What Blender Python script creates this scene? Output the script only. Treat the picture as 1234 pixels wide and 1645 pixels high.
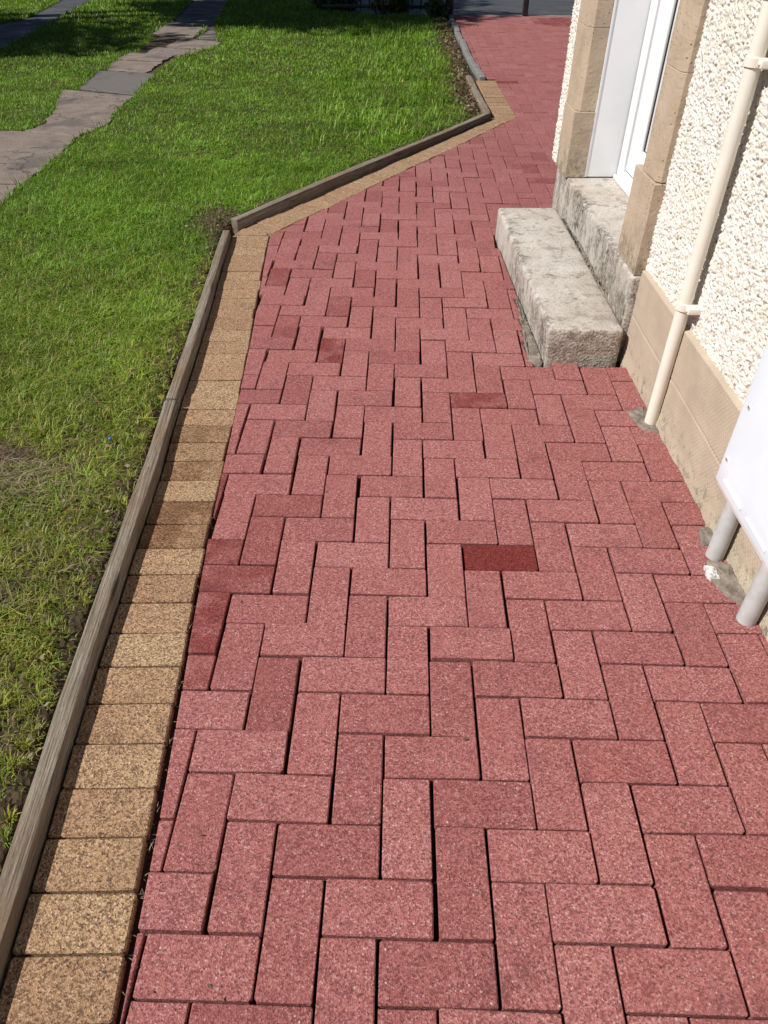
import bpy, bmesh, math, random
import numpy as np
from mathutils import Vector, Matrix
random.seed(7); rng = np.random.default_rng(7)
sc = bpy.context.scene
for o in list(bpy.data.objects): bpy.data.objects.remove(o)
COL = sc.collection

# ------------------------------------------------------------------ camera, sky, sun, exposure
CAM = Vector((0.1149, -0.474, 1.367))
PITCH, ROLL, YAW = 0.7064, 0.0068, 0.0208
fwd = Vector((-math.sin(YAW)*math.cos(PITCH), math.cos(YAW)*math.cos(PITCH), -math.sin(PITCH)))
rt = Vector((math.cos(YAW), math.sin(YAW), 0)); up = rt.cross(fwd)
r2 = rt*math.cos(ROLL) + up*math.sin(ROLL); u2 = up*math.cos(ROLL) - rt*math.sin(ROLL)
cd = bpy.data.cameras.new('camera'); cam = bpy.data.objects.new('camera', cd); COL.objects.link(cam)
cam.matrix_world = Matrix(((r2.x, u2.x, -fwd.x, CAM.x), (r2.y, u2.y, -fwd.y, CAM.y), (r2.z, u2.z, -fwd.z, CAM.z), (0, 0, 0, 1)))
cd.sensor_fit = 'VERTICAL'; cd.sensor_height = 24; cd.sensor_width = 18
cd.lens = 24*1167.16/1645; cd.clip_start = .02; cd.clip_end = 600
sc.camera = cam
SUN_EL = math.radians(47); SUN_AZ = math.atan2(-0.945, -0.33)          # azimuth measured from +Y towards +X
S = Vector((math.sin(SUN_AZ)*math.cos(SUN_EL), math.cos(SUN_AZ)*math.cos(SUN_EL), math.sin(SUN_EL)))
w = bpy.data.worlds.new('World'); sc.world = w; w.use_nodes = True
wn = w.node_tree.nodes; wl = w.node_tree.links
sky = wn.new('ShaderNodeTexSky'); sky.sky_type = 'NISHITA'; sky.sun_disc = False
sky.air_density = .55; sky.dust_density = .25; sky.ozone_density = .8     # very clear, deep sky
sky.sun_elevation = SUN_EL; sky.sun_rotation = SUN_AZ
wn['Background'].inputs[1].default_value = 0.05
wl.new(sky.outputs[0], wn['Background'].inputs[0])
sd = bpy.data.lights.new('sun', 'SUN'); sd.energy = 5.0; sd.angle = math.radians(.55); sd.color = (1, .96, .90)
sun = bpy.data.objects.new('sun', sd); COL.objects.link(sun)
sun.rotation_euler = (-S).to_track_quat('-Z', 'Y').to_euler()
sc.view_settings.view_transform = 'Standard'; sc.view_settings.look = 'None'
sc.view_settings.exposure = 0.2; sc.view_settings.gamma = 1

# ------------------------------------------------------------------ helpers
def hash2(i, j, s=0):
    n = (i.astype(np.int64)*374761393 + j.astype(np.int64)*668265263 + s*982451653) & 0xffffffff
    n = ((n ^ (n >> 13))*1274126177) & 0xffffffff
    return ((n ^ (n >> 16)) & 0xffffff)/float(0xffffff)
def vnoise(x, y, s=0):
    x = np.asarray(x, float); y = np.asarray(y, float)
    i = np.floor(x).astype(np.int64); j = np.floor(y).astype(np.int64)
    fx = x-i; fy = y-j; fx = fx*fx*(3-2*fx); fy = fy*fy*(3-2*fy)
    a = hash2(i, j, s); b = hash2(i+1, j, s); c = hash2(i, j+1, s); d = hash2(i+1, j+1, s)
    return (a*(1-fx)+b*fx)*(1-fy)+(c*(1-fx)+d*fx)*fy
def fbm(x, y, s=0, o=3):
    t = 0; a = .5; f = 1
    for k in range(o): t = t + a*vnoise(np.asarray(x)*f, np.asarray(y)*f, s+k); a *= .5; f *= 2.03
    return t/(1-.5**o)
def n3(p, f, s=0):          # cheap 3D noise in -1..1 for small displacement
    p = np.asarray(p)*f
    return (vnoise(p[:, 0]+.37*p[:, 2], p[:, 1]-.21*p[:, 2], s)+vnoise(p[:, 1]+3.1, p[:, 2]+7.7, s+5)+vnoise(p[:, 2]-2.2, p[:, 0]+1.9, s+9))/1.5-1
def mesh_obj(name, verts, faces, mat, parent=None, smooth=True):
    me = bpy.data.meshes.new(name); me.from_pydata([tuple(v) for v in verts], [], [tuple(f) for f in faces]); me.update()
    if mat: me.materials.append(mat)
    if smooth: me.polygons.foreach_set('use_smooth', [True]*len(me.polygons))
    o = bpy.data.objects.new(name, me); COL.objects.link(o)
    if parent: o.parent = parent
    return o
def big_mesh(name, V, loops, starts, totals, mat, smooth=False):
    me = bpy.data.meshes.new(name); me.vertices.add(len(V)); me.vertices.foreach_set('co', V.astype(np.float32).ravel())
    me.loops.add(len(loops)); me.loops.foreach_set('vertex_index', loops.astype(np.int32))
    me.polygons.add(len(starts)); me.polygons.foreach_set('loop_start', starts.astype(np.int32))
    me.polygons.foreach_set('loop_total', totals.astype(np.int32))
    me.update(calc_edges=True)
    if smooth: me.polygons.foreach_set('use_smooth', np.ones(len(starts), bool))
    me.materials.append(mat); o = bpy.data.objects.new(name, me); COL.objects.link(o); return o
def grid_mesh(name, P, mat, parent=None, smooth=True):     # P: (n,m,3)
    n, m = P.shape[:2]; k = np.arange(n*m).reshape(n, m)
    q = np.stack([k[:-1, :-1], k[1:, :-1], k[1:, 1:], k[:-1, 1:]], -1).reshape(-1, 4)
    o = big_mesh(name, P.reshape(-1, 3), q.ravel(), np.arange(len(q))*4, np.full(len(q), 4), mat, smooth)
    if parent: o.parent = parent
    return o
def empty(name, loc=(0, 0, 0), rz=0):
    o = bpy.data.objects.new(name, None); COL.objects.link(o); o.location = loc; o.rotation_euler = (0, 0, rz)
    o.empty_display_size = .1; return o
def tag(o, label, cat, group=None):
    o['label'] = label; o['category'] = cat
    if group: o['group'] = group
    return o
def kind(o, k, label=None):
    o['kind'] = k
    if label: o['label'] = label
    return o
def lines(L, r, step):
    n = max(1, int(round((L-2*r)/step)))
    mid = np.linspace(-L/2+r, L/2-r, n+1)
    return np.r_[-L/2, -L/2+r*.35, mid, L/2-r*.35, L/2]
def rbox(L, W, H, r=.01, step=.05, amp=0., freq=8, seed=0, amp2=0., freq2=60):
    """rounded, slightly uneven block, centred in x,y, base at z=0"""
    gx, gy, gz = lines(L, r, step), lines(W, r, step), lines(H, r, step)
    idx = {}; V = []; F = []
    def vid(i, j, k):
        key = (i, j, k)
        if key not in idx: idx[key] = len(V); V.append((gx[i], gy[j], gz[k]))
        return idx[key]
    X, Y, Z = len(gx)-1, len(gy)-1, len(gz)-1
    for i in range(X):
        for j in range(Y):
            F.append((vid(i, j, 0), vid(i, j+1, 0), vid(i+1, j+1, 0), vid(i+1, j, 0)))
            F.append((vid(i, j, Z), vid(i+1, j, Z), vid(i+1, j+1, Z), vid(i, j+1, Z)))
    for i in range(X):
        for k in range(Z):
            F.append((vid(i, 0, k), vid(i+1, 0, k), vid(i+1, 0, k+1), vid(i, 0, k+1)))
            F.append((vid(i, Y, k), vid(i, Y, k+1), vid(i+1, Y, k+1), vid(i+1, Y, k)))
    for j in range(Y):
        for k in range(Z):
            F.append((vid(0, j, k), vid(0, j, k+1), vid(0, j+1, k+1), vid(0, j+1, k)))
            F.append((vid(X, j, k), vid(X, j+1, k), vid(X, j+1, k+1), vid(X, j, k+1)))
    V = np.array(V); h = np.array([L/2-r, W/2-r, H/2-r])
    q = np.clip(V, -h, h); d = V-q; n = d/np.maximum(np.linalg.norm(d, axis=1, keepdims=True), 1e-9)
    V = q+n*r
    off = seed*13.7
    if amp: V = V+n*(amp*n3(V+off, freq, seed))[:, None]
    if amp2: V = V+n*(amp2*n3(V+off, freq2, seed+3))[:, None]
    V[:, 2] += H/2
    return V, F
def prism(poly, z0, z1, step=.03, amp=0., freq=25, seed=0, bev=.004):
    """vertical block over a footprint (counter-clockwise), faces subdivided and uneven"""
    P = []
    for k in range(len(poly)):
        a = np.array(poly[k]); b = np.array(poly[(k+1) % len(poly)]); n = max(1, int(np.linalg.norm(b-a)/step))
        for t in range(n): P.append(a+(b-a)*t/n)
    P = np.array(P); N = len(P); c = P.mean(0)
    tang = np.roll(P, -1, 0)-np.roll(P, 1, 0); nr = np.stack([tang[:, 1], -tang[:, 0]], -1); nr /= np.linalg.norm(nr, axis=1, keepdims=True)
    nz = max(1, int((z1-z0)/step)); zs = np.r_[z0, np.linspace(z0+bev, z1-bev, nz+1), z1]
    V = []; F = []
    for i, z in enumerate(zs):
        ins = bev if i in (0, len(zs)-1) else 0
        Q = np.c_[P-nr*ins, np.full(N, z)]
        if amp: Q[:, :2] += nr*(amp*n3(np.c_[P, np.full(N, z)]+seed*7.3, freq, seed))[:, None]
        V.extend(Q)
    for i in range(len(zs)-1):
        for k in range(N):
            k2 = (k+1) % N; F.append((i*N+k, i*N+k2, (i+1)*N+k2, (i+1)*N+k))
    F.append(tuple(range(N-1, -1, -1))); F.append(tuple(range((len(zs)-1)*N, len(zs)*N)))
    return np.array(V), F
def tube(pts, r, seg=20, cap=True):
    V = []; F = []; pts = [Vector(p) for p in pts]
    for i, p in enumerate(pts):
        t = (pts[min(i+1, len(pts)-1)]-pts[max(i-1, 0)]).normalized()
        a = t.orthogonal().normalized() if abs(t.z) < .99 else Vector((1, 0, 0)); b = t.cross(a)
        rr = r[i] if isinstance(r, (list, tuple)) else r
        for k in range(seg):
            an = 2*math.pi*k/seg; V.append(p+a*math.cos(an)*rr+b*math.sin(an)*rr)
    for i in range(len(pts)-1):
        for k in range(seg):
            k2 = (k+1) % seg; F.append((i*seg+k, i*seg+k2, (i+1)*seg+k2, (i+1)*seg+k))
    if cap:
        F.append(tuple(range(seg-1, -1, -1))); F.append(tuple(range((len(pts)-1)*seg, len(pts)*seg)))
    return V, F
def box(x0, x1, y0, y1, z0, z1, bev=.003):
    b = bev
    V, F = rbox(x1-x0, y1-y0, z1-z0, r=b, step=9)
    return V+np.array([(x0+x1)/2, (y0+y1)/2, z0]), F
def edgesplit(o, ang=40):
    m = o.modifiers.new('es', 'EDGE_SPLIT'); m.split_angle = math.radians(ang)
def interp(poly, y):
    ys = [p[1] for p in poly]; xs = [p[0] for p in poly]; return np.interp(y, ys, xs)
def inpoly(x, y, poly):
    x = np.asarray(x); y = np.asarray(y); r = np.zeros(x.shape, bool); n = len(poly)
    for k in range(n):
        (x1, y1), (x2, y2) = poly[k], poly[(k+1) % n]
        c = ((y1 > y) != (y2 > y)) & (x < (x2-x1)*(y-y1)/((y2-y1) or 1e-9)+x1)
        r ^= c
    return r
def clip(poly, px, py, nx, ny):           # keep (p-P).n >= 0
    out = []; n = len(poly)
    for k in range(n):
        a, b = poly[k], poly[(k+1) % n]
        da = (a[0]-px)*nx+(a[1]-py)*ny; db = (b[0]-px)*nx+(b[1]-py)*ny
        if da >= 0: out.append(a)
        if da*db < 0:
            t = da/(da-db); out.append((a[0]+(b[0]-a[0])*t, a[1]+(b[1]-a[1])*t))
    return out
def area(p): return .5*sum(p[k][0]*p[(k+1) % len(p)][1]-p[(k+1) % len(p)][0]*p[k][1] for k in range(len(p))) if len(p) > 2 else 0

# ------------------------------------------------------------------ materials
class MT:
    def __init__(s, name, rough=.9, spec=.3):
        s.m = bpy.data.materials.new(name); s.m.use_nodes = True; s.n = s.m.node_tree.nodes; s.l = s.m.node_tree.links
        s.b = s.n['Principled BSDF']; s.b.inputs['Roughness'].default_value = rough; s.b.inputs['Specular IOR Level'].default_value = spec
        s.geo = s.n.new('ShaderNodeNewGeometry'); s.tc = s.n.new('ShaderNodeTexCoord')
    def pos(s): return s.geo.outputs['Position']
    def obj(s): return s.tc.outputs['Object']
    def mapping(s, vec, scale=(1, 1, 1), loc=(0, 0, 0)):
        m = s.n.new('ShaderNodeMapping'); m.inputs['Scale'].default_value = scale; m.inputs['Location'].default_value = loc
        s.l.new(vec, m.inputs[0]); return m.outputs[0]
    def noise(s, vec, scale, detail=3, rough=.55, dist=0):
        t = s.n.new('ShaderNodeTexNoise'); t.inputs['Scale'].default_value = scale; t.inputs['Detail'].default_value = detail
        t.inputs['Roughness'].default_value = rough; t.inputs['Distortion'].default_value = dist; s.l.new(vec, t.inputs['Vector']); return t.outputs['Fac']
    def vor(s, vec, scale, feat='F1', rand=1, out='Color'):
        t = s.n.new('ShaderNodeTexVoronoi'); t.feature = feat; t.inputs['Scale'].default_value = scale; t.inputs['Randomness'].default_value = rand
        s.l.new(vec, t.inputs['Vector']); return t.outputs[out]
    def ramp(s, fac, stops, interp='LINEAR'):
        r = s.n.new('ShaderNodeValToRGB'); r.color_ramp.interpolation = interp; e = r.color_ramp.elements
        while len(e) < len(stops): e.new(.5)
        for k, (p, c) in enumerate(stops):
            e[k].position = p; e[k].color = (c, c, c, 1) if isinstance(c, (int, float)) else (*c, 1)
        s.l.new(fac, r.inputs[0]); return r.outputs[0]
    def mix(s, fac, a, b, mode='MIX'):
        m = s.n.new('ShaderNodeMix'); m.data_type = 'RGBA'; m.blend_type = mode; m.clamp_factor = True
        for val, i in ((fac, 0), (a, 6), (b, 7)):
            if isinstance(val, (int, float)): m.inputs[i].default_value = val if i == 0 else (val, val, val, 1)
            elif isinstance(val, tuple): m.inputs[i].default_value = (*val, 1)
            else: s.l.new(val, m.inputs[i])
        return m.outputs[2]
    def math(s, op, a, b=0.):
        m = s.n.new('ShaderNodeMath'); m.operation = op
        for val, i in ((a, 0), (b, 1)):
            if isinstance(val, (int, float)): m.inputs[i].default_value = val
            else: s.l.new(val, m.inputs[i])
        return m.outputs[0]
    def sep(s, vec):
        m = s.n.new('ShaderNodeSeparateXYZ'); s.l.new(vec, m.inputs[0]); return m.outputs
    def attr(s, name, typ='GEOMETRY', out='Fac'):
        a = s.n.new('ShaderNodeAttribute'); a.attribute_name = name; a.attribute_type = typ; return a.outputs[out]
    def bump(s, h, strength=.5, dist=.002, prev=None):
        b = s.n.new('ShaderNodeBump'); b.inputs['Strength'].default_value = strength; b.inputs['Distance'].default_value = dist
        s.l.new(h, b.inputs['Height'])
        if prev: s.l.new(prev, b.inputs['Normal'])
        return b.outputs[0]
    def out(s, col, nrm=None, rough=None):
        if isinstance(col, tuple): s.b.inputs['Base Color'].default_value = (*col, 1)
        else: s.l.new(col, s.b.inputs['Base Color'])
        if nrm: s.l.new(nrm, s.b.inputs['Normal'])
        if rough is not None: s.l.new(rough, s.b.inputs['Roughness'])
        return s.m

def paver_mat(name, base, dark, light, grime, spots, deep):
    m = MT(name, .93, .25); p = m.pos()
    tone = m.math('ADD', m.attr('tone', 'OBJECT'), m.attr('tone', 'GEOMETRY'))
    dk = m.math('ADD', m.attr('dark', 'OBJECT'), m.attr('dark', 'GEOMETRY'))
    wp = m.n.new('ShaderNodeVectorMath'); wp.operation = 'ADD'; m.l.new(p, wp.inputs[0])
    sh = m.n.new('ShaderNodeCombineXYZ'); m.l.new(m.math('MULTIPLY', tone, 9.), sh.inputs[2]); m.l.new(sh.outputs[0], wp.inputs[1]); p = wp.outputs[0]
    cell = m.sep(m.vor(p, 330))                                                  # grains of sand and grit
    c = m.ramp(cell[0], [(0, dark), (.42, base), (.75, base), (1, light)])
    cell2 = m.sep(m.vor(p, 260))
    c = m.mix(m.ramp(cell2[0], [(0, .0), (.76, 0), (.84, .6), (1, .6)]), c, dark)
    tv = m.ramp(tone, [(0, (.78, .72, .72)), (.5, (1., 1., 1.)), (1, (1.08, 1.2, 1.2))]); c = m.mix(1., c, tv, 'MULTIPLY')
    chipd = m.vor(p, 120, out='Distance'); chipc = m.sep(m.vor(p, 120))
    chip = m.math('MULTIPLY', m.ramp(chipc[1], [(0, 0), (.76, 0), (.80, .4), (1, 1)]), m.ramp(chipd, [(0, 1), (.12, 1), (.30, 0)]))
    c = m.mix(m.math('MULTIPLY', chip, .7), c, (.66, .54, .50))                  # pale stone chips
    big = m.noise(p, 5, 3); c = m.mix(m.ramp(big, [(.35, .0), (.55, .10), (.8, .40)]), c, grime, 'MIX')
    fine = m.noise(p, 52, 3, .6)
    c = m.mix(m.ramp(fine, [(.66, 0), (.74, spots)]), c, (.06, .052, .048))     # lichen and dirt blots
    sp = m.noise(p, 95, 2, .5); sz = m.noise(p, 3.2, 2)
    c = m.mix(m.math('MULTIPLY', m.ramp(sp, [(.68, 0), (.72, .8)]), m.ramp(sz, [(.4, 0), (.65, 1)])), c, (.04, .035, .035))
    dirt = m.math('MULTIPLY', m.ramp(m.noise(m.pos(), 4.5, 4, .65), [(.56, 0), (.70, 1)]), m.ramp(m.noise(p, 30, 5, .75), [(.40, 0), (.62, .6)]))
    c = m.mix(dirt, c, tuple(v*.32 for v in base))                               # trodden-in dirt
    blot = m.math('MAXIMUM', m.ramp(m.noise(m.pos(), 10, 4, .6), [(.34, .25), (.56, 1.)]), m.math('GREATER_THAN', dk, .9))
    c = m.mix(m.math('MULTIPLY', dk, blot), c, deep, 'MULTIPLY')
    h = m.math('ADD', m.vor(p, 330, out='Distance'), m.math('MULTIPLY', m.noise(p, 170, 4, .7), 1.6))
    n = m.bump(h, .75, .0022); n = m.bump(m.noise(p, 28, 3), .35, .003, n)
    return m.out(c, n)
M = {}
M['red'] = paver_mat('red_paver', (.355, .128, .121), (.155, .048, .046), (.47, .245, .23), (.28, .080, .073), .5, (.50, .20, .18))
M['buff'] = paver_mat('buff_paver', (.40, .25, .142), (.085, .048, .032), (.58, .41, .27), (.25, .145, .083), .8, (.50, .40, .32))

def simple(name, fn, rough=.9, spec=.3):
    m = MT(name, rough, spec); M[name] = fn(m); return M[name]
def f_sand(m):
    p = m.pos(); c = m.ramp(m.noise(p, 60, 5, .7), [(.3, (.02, .017, .014)), (.7, (.075, .058, .042))]); return m.out(c, m.bump(m.noise(p, 150, 4), .8, .004))
simple('sand', f_sand)
def f_soil(m):
    p = m.pos(); c = m.ramp(m.noise(p, 22, 6, .7), [(.3, (.030, .018, .011)), (.55, (.078, .048, .030)), (.75, (.155, .105, .070))])
    c = m.mix(m.ramp(m.noise(p, 5, 3), [(.45, 0), (.7, .4)]), c, (.06, .065, .025))
    return m.out(c, m.bump(m.math('ADD', m.noise(p, 45, 5, .7), m.vor(p, 70, out='Distance')), 1., .009))
simple('soil', f_soil)
def f_timber(m):
    p = m.mapping(m.obj(), (4, 210, 160)); q = m.mapping(m.obj(), (9, 560, 420))
    g = m.noise(p, 1, 5, .65, .35); g2 = m.noise(q, 1, 3, .6)
    c = m.ramp(g, [(.28, (.07, .054, .04)), (.5, (.235, .195, .152)), (.72, (.41, .365, .305))])
    c = m.mix(m.ramp(g2, [(.55, 0), (.7, .75)]), c, (.07, .052, .038))
    c = m.mix(m.ramp(m.noise(m.obj(), 4, 4), [(.45, 0), (.72, .65)]), c, (.19, .125, .07))
    kn = m.vor(m.mapping(m.obj(), (2.2, 14, 9)), 1, out='Distance'); c = m.mix(m.ramp(kn, [(.05, .8), (.14, 0)]), c, (.05, .035, .025))
    n = m.bump(g, 1., .006); n = m.bump(g2, .8, .003, n); return m.out(c, n)
simple('timber', f_timber, .88)
def f_concrete(m):
    p = m.pos(); c = m.ramp(m.noise(p, 9, 6, .7), [(.3, (.37, .335, .295)), (.55, (.45, .415, .375)), (.75, (.53, .50, .46))])
    cl = m.sep(m.vor(p, 230)); c = m.mix(m.ramp(cl[0], [(0, .5), (.25, 0)]), c, (.17, .135, .115))
    c = m.mix(m.ramp(cl[1], [(.86, 0), (.9, .5)]), c, (.66, .63, .60))
    nz = m.sep(m.geo.outputs['Normal'])[2]; pz = m.mapping(p, (1, 1, .35))
    st = m.ramp(m.noise(pz, 14, 5, .7), [(.44, 0), (.60, .85)])
    edge = m.noise(m.mapping(p, (2, 2, 1.)), 7, 6, .75)
    oz = m.sep(m.obj()); arris = m.math('MULTIPLY', m.ramp(m.math('ABSOLUTE', m.math('ADD', oz[0], .140)), [(.004, 1), (.018, 0)]), m.ramp(m.noise(p, 4, 3), [(.40, .25), (.6, 1)]))
    thr_ = m.math('ADD', edge, m.math('MULTIPLY', arris, .10))
    stain = m.math('MULTIPLY', m.ramp(thr_, [(.525, 0), (.62, 1)]), m.ramp(m.noise(p, 70, 3), [(.35, .2), (.6, 1)]))
    crust = m.math('MULTIPLY', m.ramp(m.math('ABSOLUTE', m.math('ADD', oz[0], .138)), [(.008, 1), (.024, 0)]), m.math('MULTIPLY', m.ramp(m.noise(p, 3.2, 3), [(.44, 0), (.56, 1)]), m.ramp(m.noise(p, 48, 5, .75), [(.44, 0), (.56, 1)])))
    c = m.mix(m.math('MULTIPLY', crust, .9), c, (.035, .032, .028))
    c = m.mix(m.math('MULTIPLY', stain, .75), c, (.10, .08, .06))                # lichen
    c = m.mix(m.ramp(m.noise(p, 3.1, 4), [(.48, 0), (.68, .4)]), c, (.29, .22, .155)); c = m.mix(m.ramp(m.noise(p, 11, 5, .7), [(.55, 0), (.7, .6)]), c, (.16, .145, .13))
    h = m.math('ADD', m.noise(p, 120, 5, .7), m.vor(p, 200, out='Distance'))
    return m.out(c, m.bump(h, .4, .0018))
simple('concrete', f_concrete)
def f_concrete_side(m):
    p = m.pos(); c = m.ramp(m.noise(p, 26, 6, .75), [(.3, (.19, .155, .12)), (.5, (.37, .33, .28)), (.72, (.60, .57, .52))])
    cl = m.sep(m.vor(p, 140)); c = m.mix(m.ramp(cl[0], [(0, .6), (.3, 0)]), c, (.09, .07, .055)); c = m.mix(m.ramp(cl[1], [(.85, 0), (.9, .6)]), c, (.58, .56, .52))
    return m.out(c, m.bump(m.math('ADD', m.noise(p, 80, 5, .7), m.vor(p, 110, out='Distance')), .5, .0035))
simple('concrete_rough', f_concrete_side)
def f_mortar(m):
    p = m.pos(); c = m.ramp(m.noise(p, 25, 5, .7), [(.3, (.10, .082, .062)), (.5, (.20, .17, .14)), (.7, (.33, .295, .25))]); return m.out(c, m.bump(m.noise(p, 90, 4), .7, .004))
simple('mortar', f_mortar)
simple('white_splash', lambda m: m.out(m.ramp(m.noise(m.pos(), 60, 5, .7), [(.35, (.30, .28, .25)), (.5, (.62, .61, .58)), (.7, (.78, .77, .75))]), m.bump(m.noise(m.pos(), 90, 4), .8, .004)))
def f_stone(m):
    p = m.pos(); c = m.ramp(m.noise(p, 7, 5, .6), [(.3, (.38, .295, .215)), (.7, (.50, .40, .30))])
    pit = m.vor(p, 75, out='Distance'); pc = m.sep(m.vor(p, 75)); pits = m.math('MULTIPLY', m.ramp(pit, [(.1, 1), (.24, 0)]), m.ramp(pc[0], [(.80, 0), (.85, 1)]))
    c = m.mix(m.math('MULTIPLY', pits, .85), c, (.10, .075, .055))
    low = m.ramp(m.sep(p)[2], [(.31, 1), (.52, 0)]); lich = m.ramp(m.noise(p, 34, 5, .75), [(.42, 0), (.62, 1)])
    c = m.mix(m.math('MULTIPLY', m.math('MULTIPLY', low, lich), .75), c, (.10, .085, .06))
    c = m.mix(m.ramp(m.noise(p, 13, 4, .7), [(.55, 0), (.75, .4)]), c, (.31, .24, .17))
    h = m.math('SUBTRACT', m.noise(p, 60, 5, .65), pits); return m.out(c, m.bump(h, .75, .005))
simple('jamb_paint', f_stone)
def f_plinth(m):
    p = m.obj(); c = m.ramp(m.noise(p, 9, 5, .6), [(.3, (.39, .315, .24)), (.7, (.47, .385, .30))])
    low = m.ramp(m.sep(p)[2], [(.0, 1), (.14, 0)]); c = m.mix(m.math('MULTIPLY', low, m.ramp(m.noise(p, 16, 5, .75), [(.42, 0), (.6, .9)])), c, (.42, .37, .27))
    c = m.mix(m.math('MULTIPLY', low, m.ramp(m.noise(p, 30, 5, .75), [(.52, 0), (.66, .9)])), c, (.10, .085, .065))
    rib = m.n.new('ShaderNodeTexWave'); rib.wave_type = 'BANDS'; rib.bands_direction = 'Z'; rib.inputs['Scale'].default_value = 22; rib.inputs['Distortion'].default_value = 2.2
    rib.inputs['Detail'].default_value = 2; rib.inputs['Detail Scale'].default_value = 6; m.l.new(m.mapping(p, (1, .55, 1)), rib.inputs['Vector'])
    dots = m.vor(m.mapping(p, (1, .62, 1.25)), 95, out='Distance', rand=.45)
    n = m.bump(m.noise(p, 90, 4), .4, .002)
    return m.out(c, n)
simple('plinth', f_plinth)
def f_rough(m):
    p = m.pos(); a = m.attr('chip'); c = m.ramp(a, [(0, (.60, .56, .49)), (.3, (.71, .68, .62)), (.82, (.78, .76, .71)), (.90, (.52, .44, .35)), (1, (.26, .205, .16))])
    c = m.mix(m.ramp(m.noise(p, 5, 4), [(.45, 0), (.75, .35)]), c, (.66, .58, .46))
    return m.out(c, m.bump(m.noise(p, 230, 4, .7), .7, .003))
simple('roughcast', f_rough)
def f_pvc(m):
    p = m.obj(); c = m.ramp(m.noise(p, 5, 4), [(.3, (.80, .825, .85)), (.7, (.86, .875, .89))])
    return m.out(c, m.bump(m.noise(p, 14, 2), .05, .004))
simple('pvc', f_pvc, .28, .5)
def f_meter(m):
    p = m.obj(); c = m.ramp(m.noise(p, 6, 4), [(.3, (.70, .765, .83)), (.7, (.77, .825, .875))])
    sc_ = m.noise(m.mapping(p, (1, 14, 90)), 1, 3, .6); c = m.mix(m.ramp(sc_, [(.70, 0), (.74, .35)]), c, (.45, .45, .45))
    return m.out(c, m.bump(m.noise(p, 160, 2), .12, .001))
simple('meter_lid', f_meter, .45, .45)
simple('meter_lip', lambda m: m.out(m.ramp(m.noise(m.obj(), 25, 4), [(.35, (.70, .64, .52)), (.6, (.78, .73, .63)), (.75, (.50, .43, .33))])), .6)
simple('black_gap', lambda m: m.out(m.ramp(m.noise(m.obj(), 20), [(0, (.012, .012, .013)), (1, (.025, .025, .027))])), .6)
def f_pipe(m):
    p = m.obj(); c = m.ramp(m.noise(p, 7, 4), [(.3, (.72, .675, .585)), (.7, (.79, .75, .66))])
    c = m.mix(m.ramp(m.noise(p, 60, 4, .7), [(.68, 0), (.74, .7)]), c, (.22, .17, .12)); return m.out(c, m.bump(m.noise(p, 60, 3), .15, .001))
simple('pipe_paint', f_pipe, .45, .4)
def f_cond(m):
    p = m.obj(); c = m.ramp(m.noise(p, 20, 5, .7), [(.3, (.40, .405, .40)), (.7, (.53, .535, .53))]); return m.out(c, m.bump(m.noise(p, 120, 3), .2, .001))
simple('conduit', f_cond, .6)
def f_slab(m):
    p = m.pos(); t = m.attr('tone', 'OBJECT'); c = m.ramp(m.noise(p, 8, 6, .7), [(.3, (.16, .122, .10)), (.55, (.225, .178, .15)), (.75, (.28, .23, .195))])
    c = m.mix(m.ramp(m.noise(p, 2.3, 5, .6), [(.54, 0), (.62, .75)]), c, (.105, .088, .08))
    c = m.mix(t, c, (.125, .12, .115)); cl = m.sep(m.vor(p, 160)); c = m.mix(m.ramp(cl[0], [(0, .4), (.2, 0)]), c, (.10, .085, .075))
    cr = m.n.new('ShaderNodeTexVoronoi'); cr.feature = 'DISTANCE_TO_EDGE'; cr.inputs['Scale'].default_value = 1.05; wv = m.n.new('ShaderNodeVectorMath'); wv.operation = 'ADD'; nz_ = m.n.new('ShaderNodeTexNoise'); nz_.inputs['Scale'].default_value = 3; nz_.inputs['Detail'].default_value = 6; m.l.new(p, nz_.inputs['Vector']); m.l.new(p, wv.inputs[0]); m.l.new(nz_.outputs['Color'], wv.inputs[1]); m.l.new(wv.outputs[0], cr.inputs['Vector'])
    c = m.mix(m.ramp(cr.outputs['Distance'], [(.003, .8), (.014, 0)]), c, (.05, .042, .038))
    return m.out(c, m.bump(m.noise(p, 70, 5, .7), .6, .006))
simple('slab', f_slab)
def f_asphalt(m):
    p = m.pos(); c = m.ramp(m.noise(p, 3, 5, .7), [(.3, (.040, .042, .047)), (.7, (.075, .078, .084))]); cl = m.sep(m.vor(p, 110)); c = m.mix(m.ramp(cl[0], [(.8, 0), (.95, .5)]), c, (.15, .15, .155))
    return m.out(c, m.bump(m.vor(p, 110, out='Distance'), .6, .006), m.ramp(m.noise(p, 1.7, 3), [(.35, .45), (.65, .85)]))
simple('asphalt', f_asphalt, .75, .4)
simple('old_tarmac', lambda m: m.out(m.mix(m.ramp(m.noise(m.mapping(m.pos(), (1, 3, 1)), 2.2, 5, .65), [(.45, 0), (.6, 1)]), (.055, .05, .047), (.17, .15, .135)), m.bump(m.noise(m.pos(), 60, 4), .6, .006)), .85)
def f_kerb(m):
    p = m.pos(); c = m.ramp(m.noise(p, 11, 5, .7), [(.3, (.13, .128, .12)), (.7, (.25, .245, .235))]); return m.out(c, m.bump(m.noise(p, 70, 4), .6, .005))
simple('kerb', f_kerb)
simple('black_metal', lambda m: m.out(m.ramp(m.noise(m.pos(), 30), [(.3, (.012, .013, .015)), (.7, (.03, .031, .034))])), .45, .5)
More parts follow.
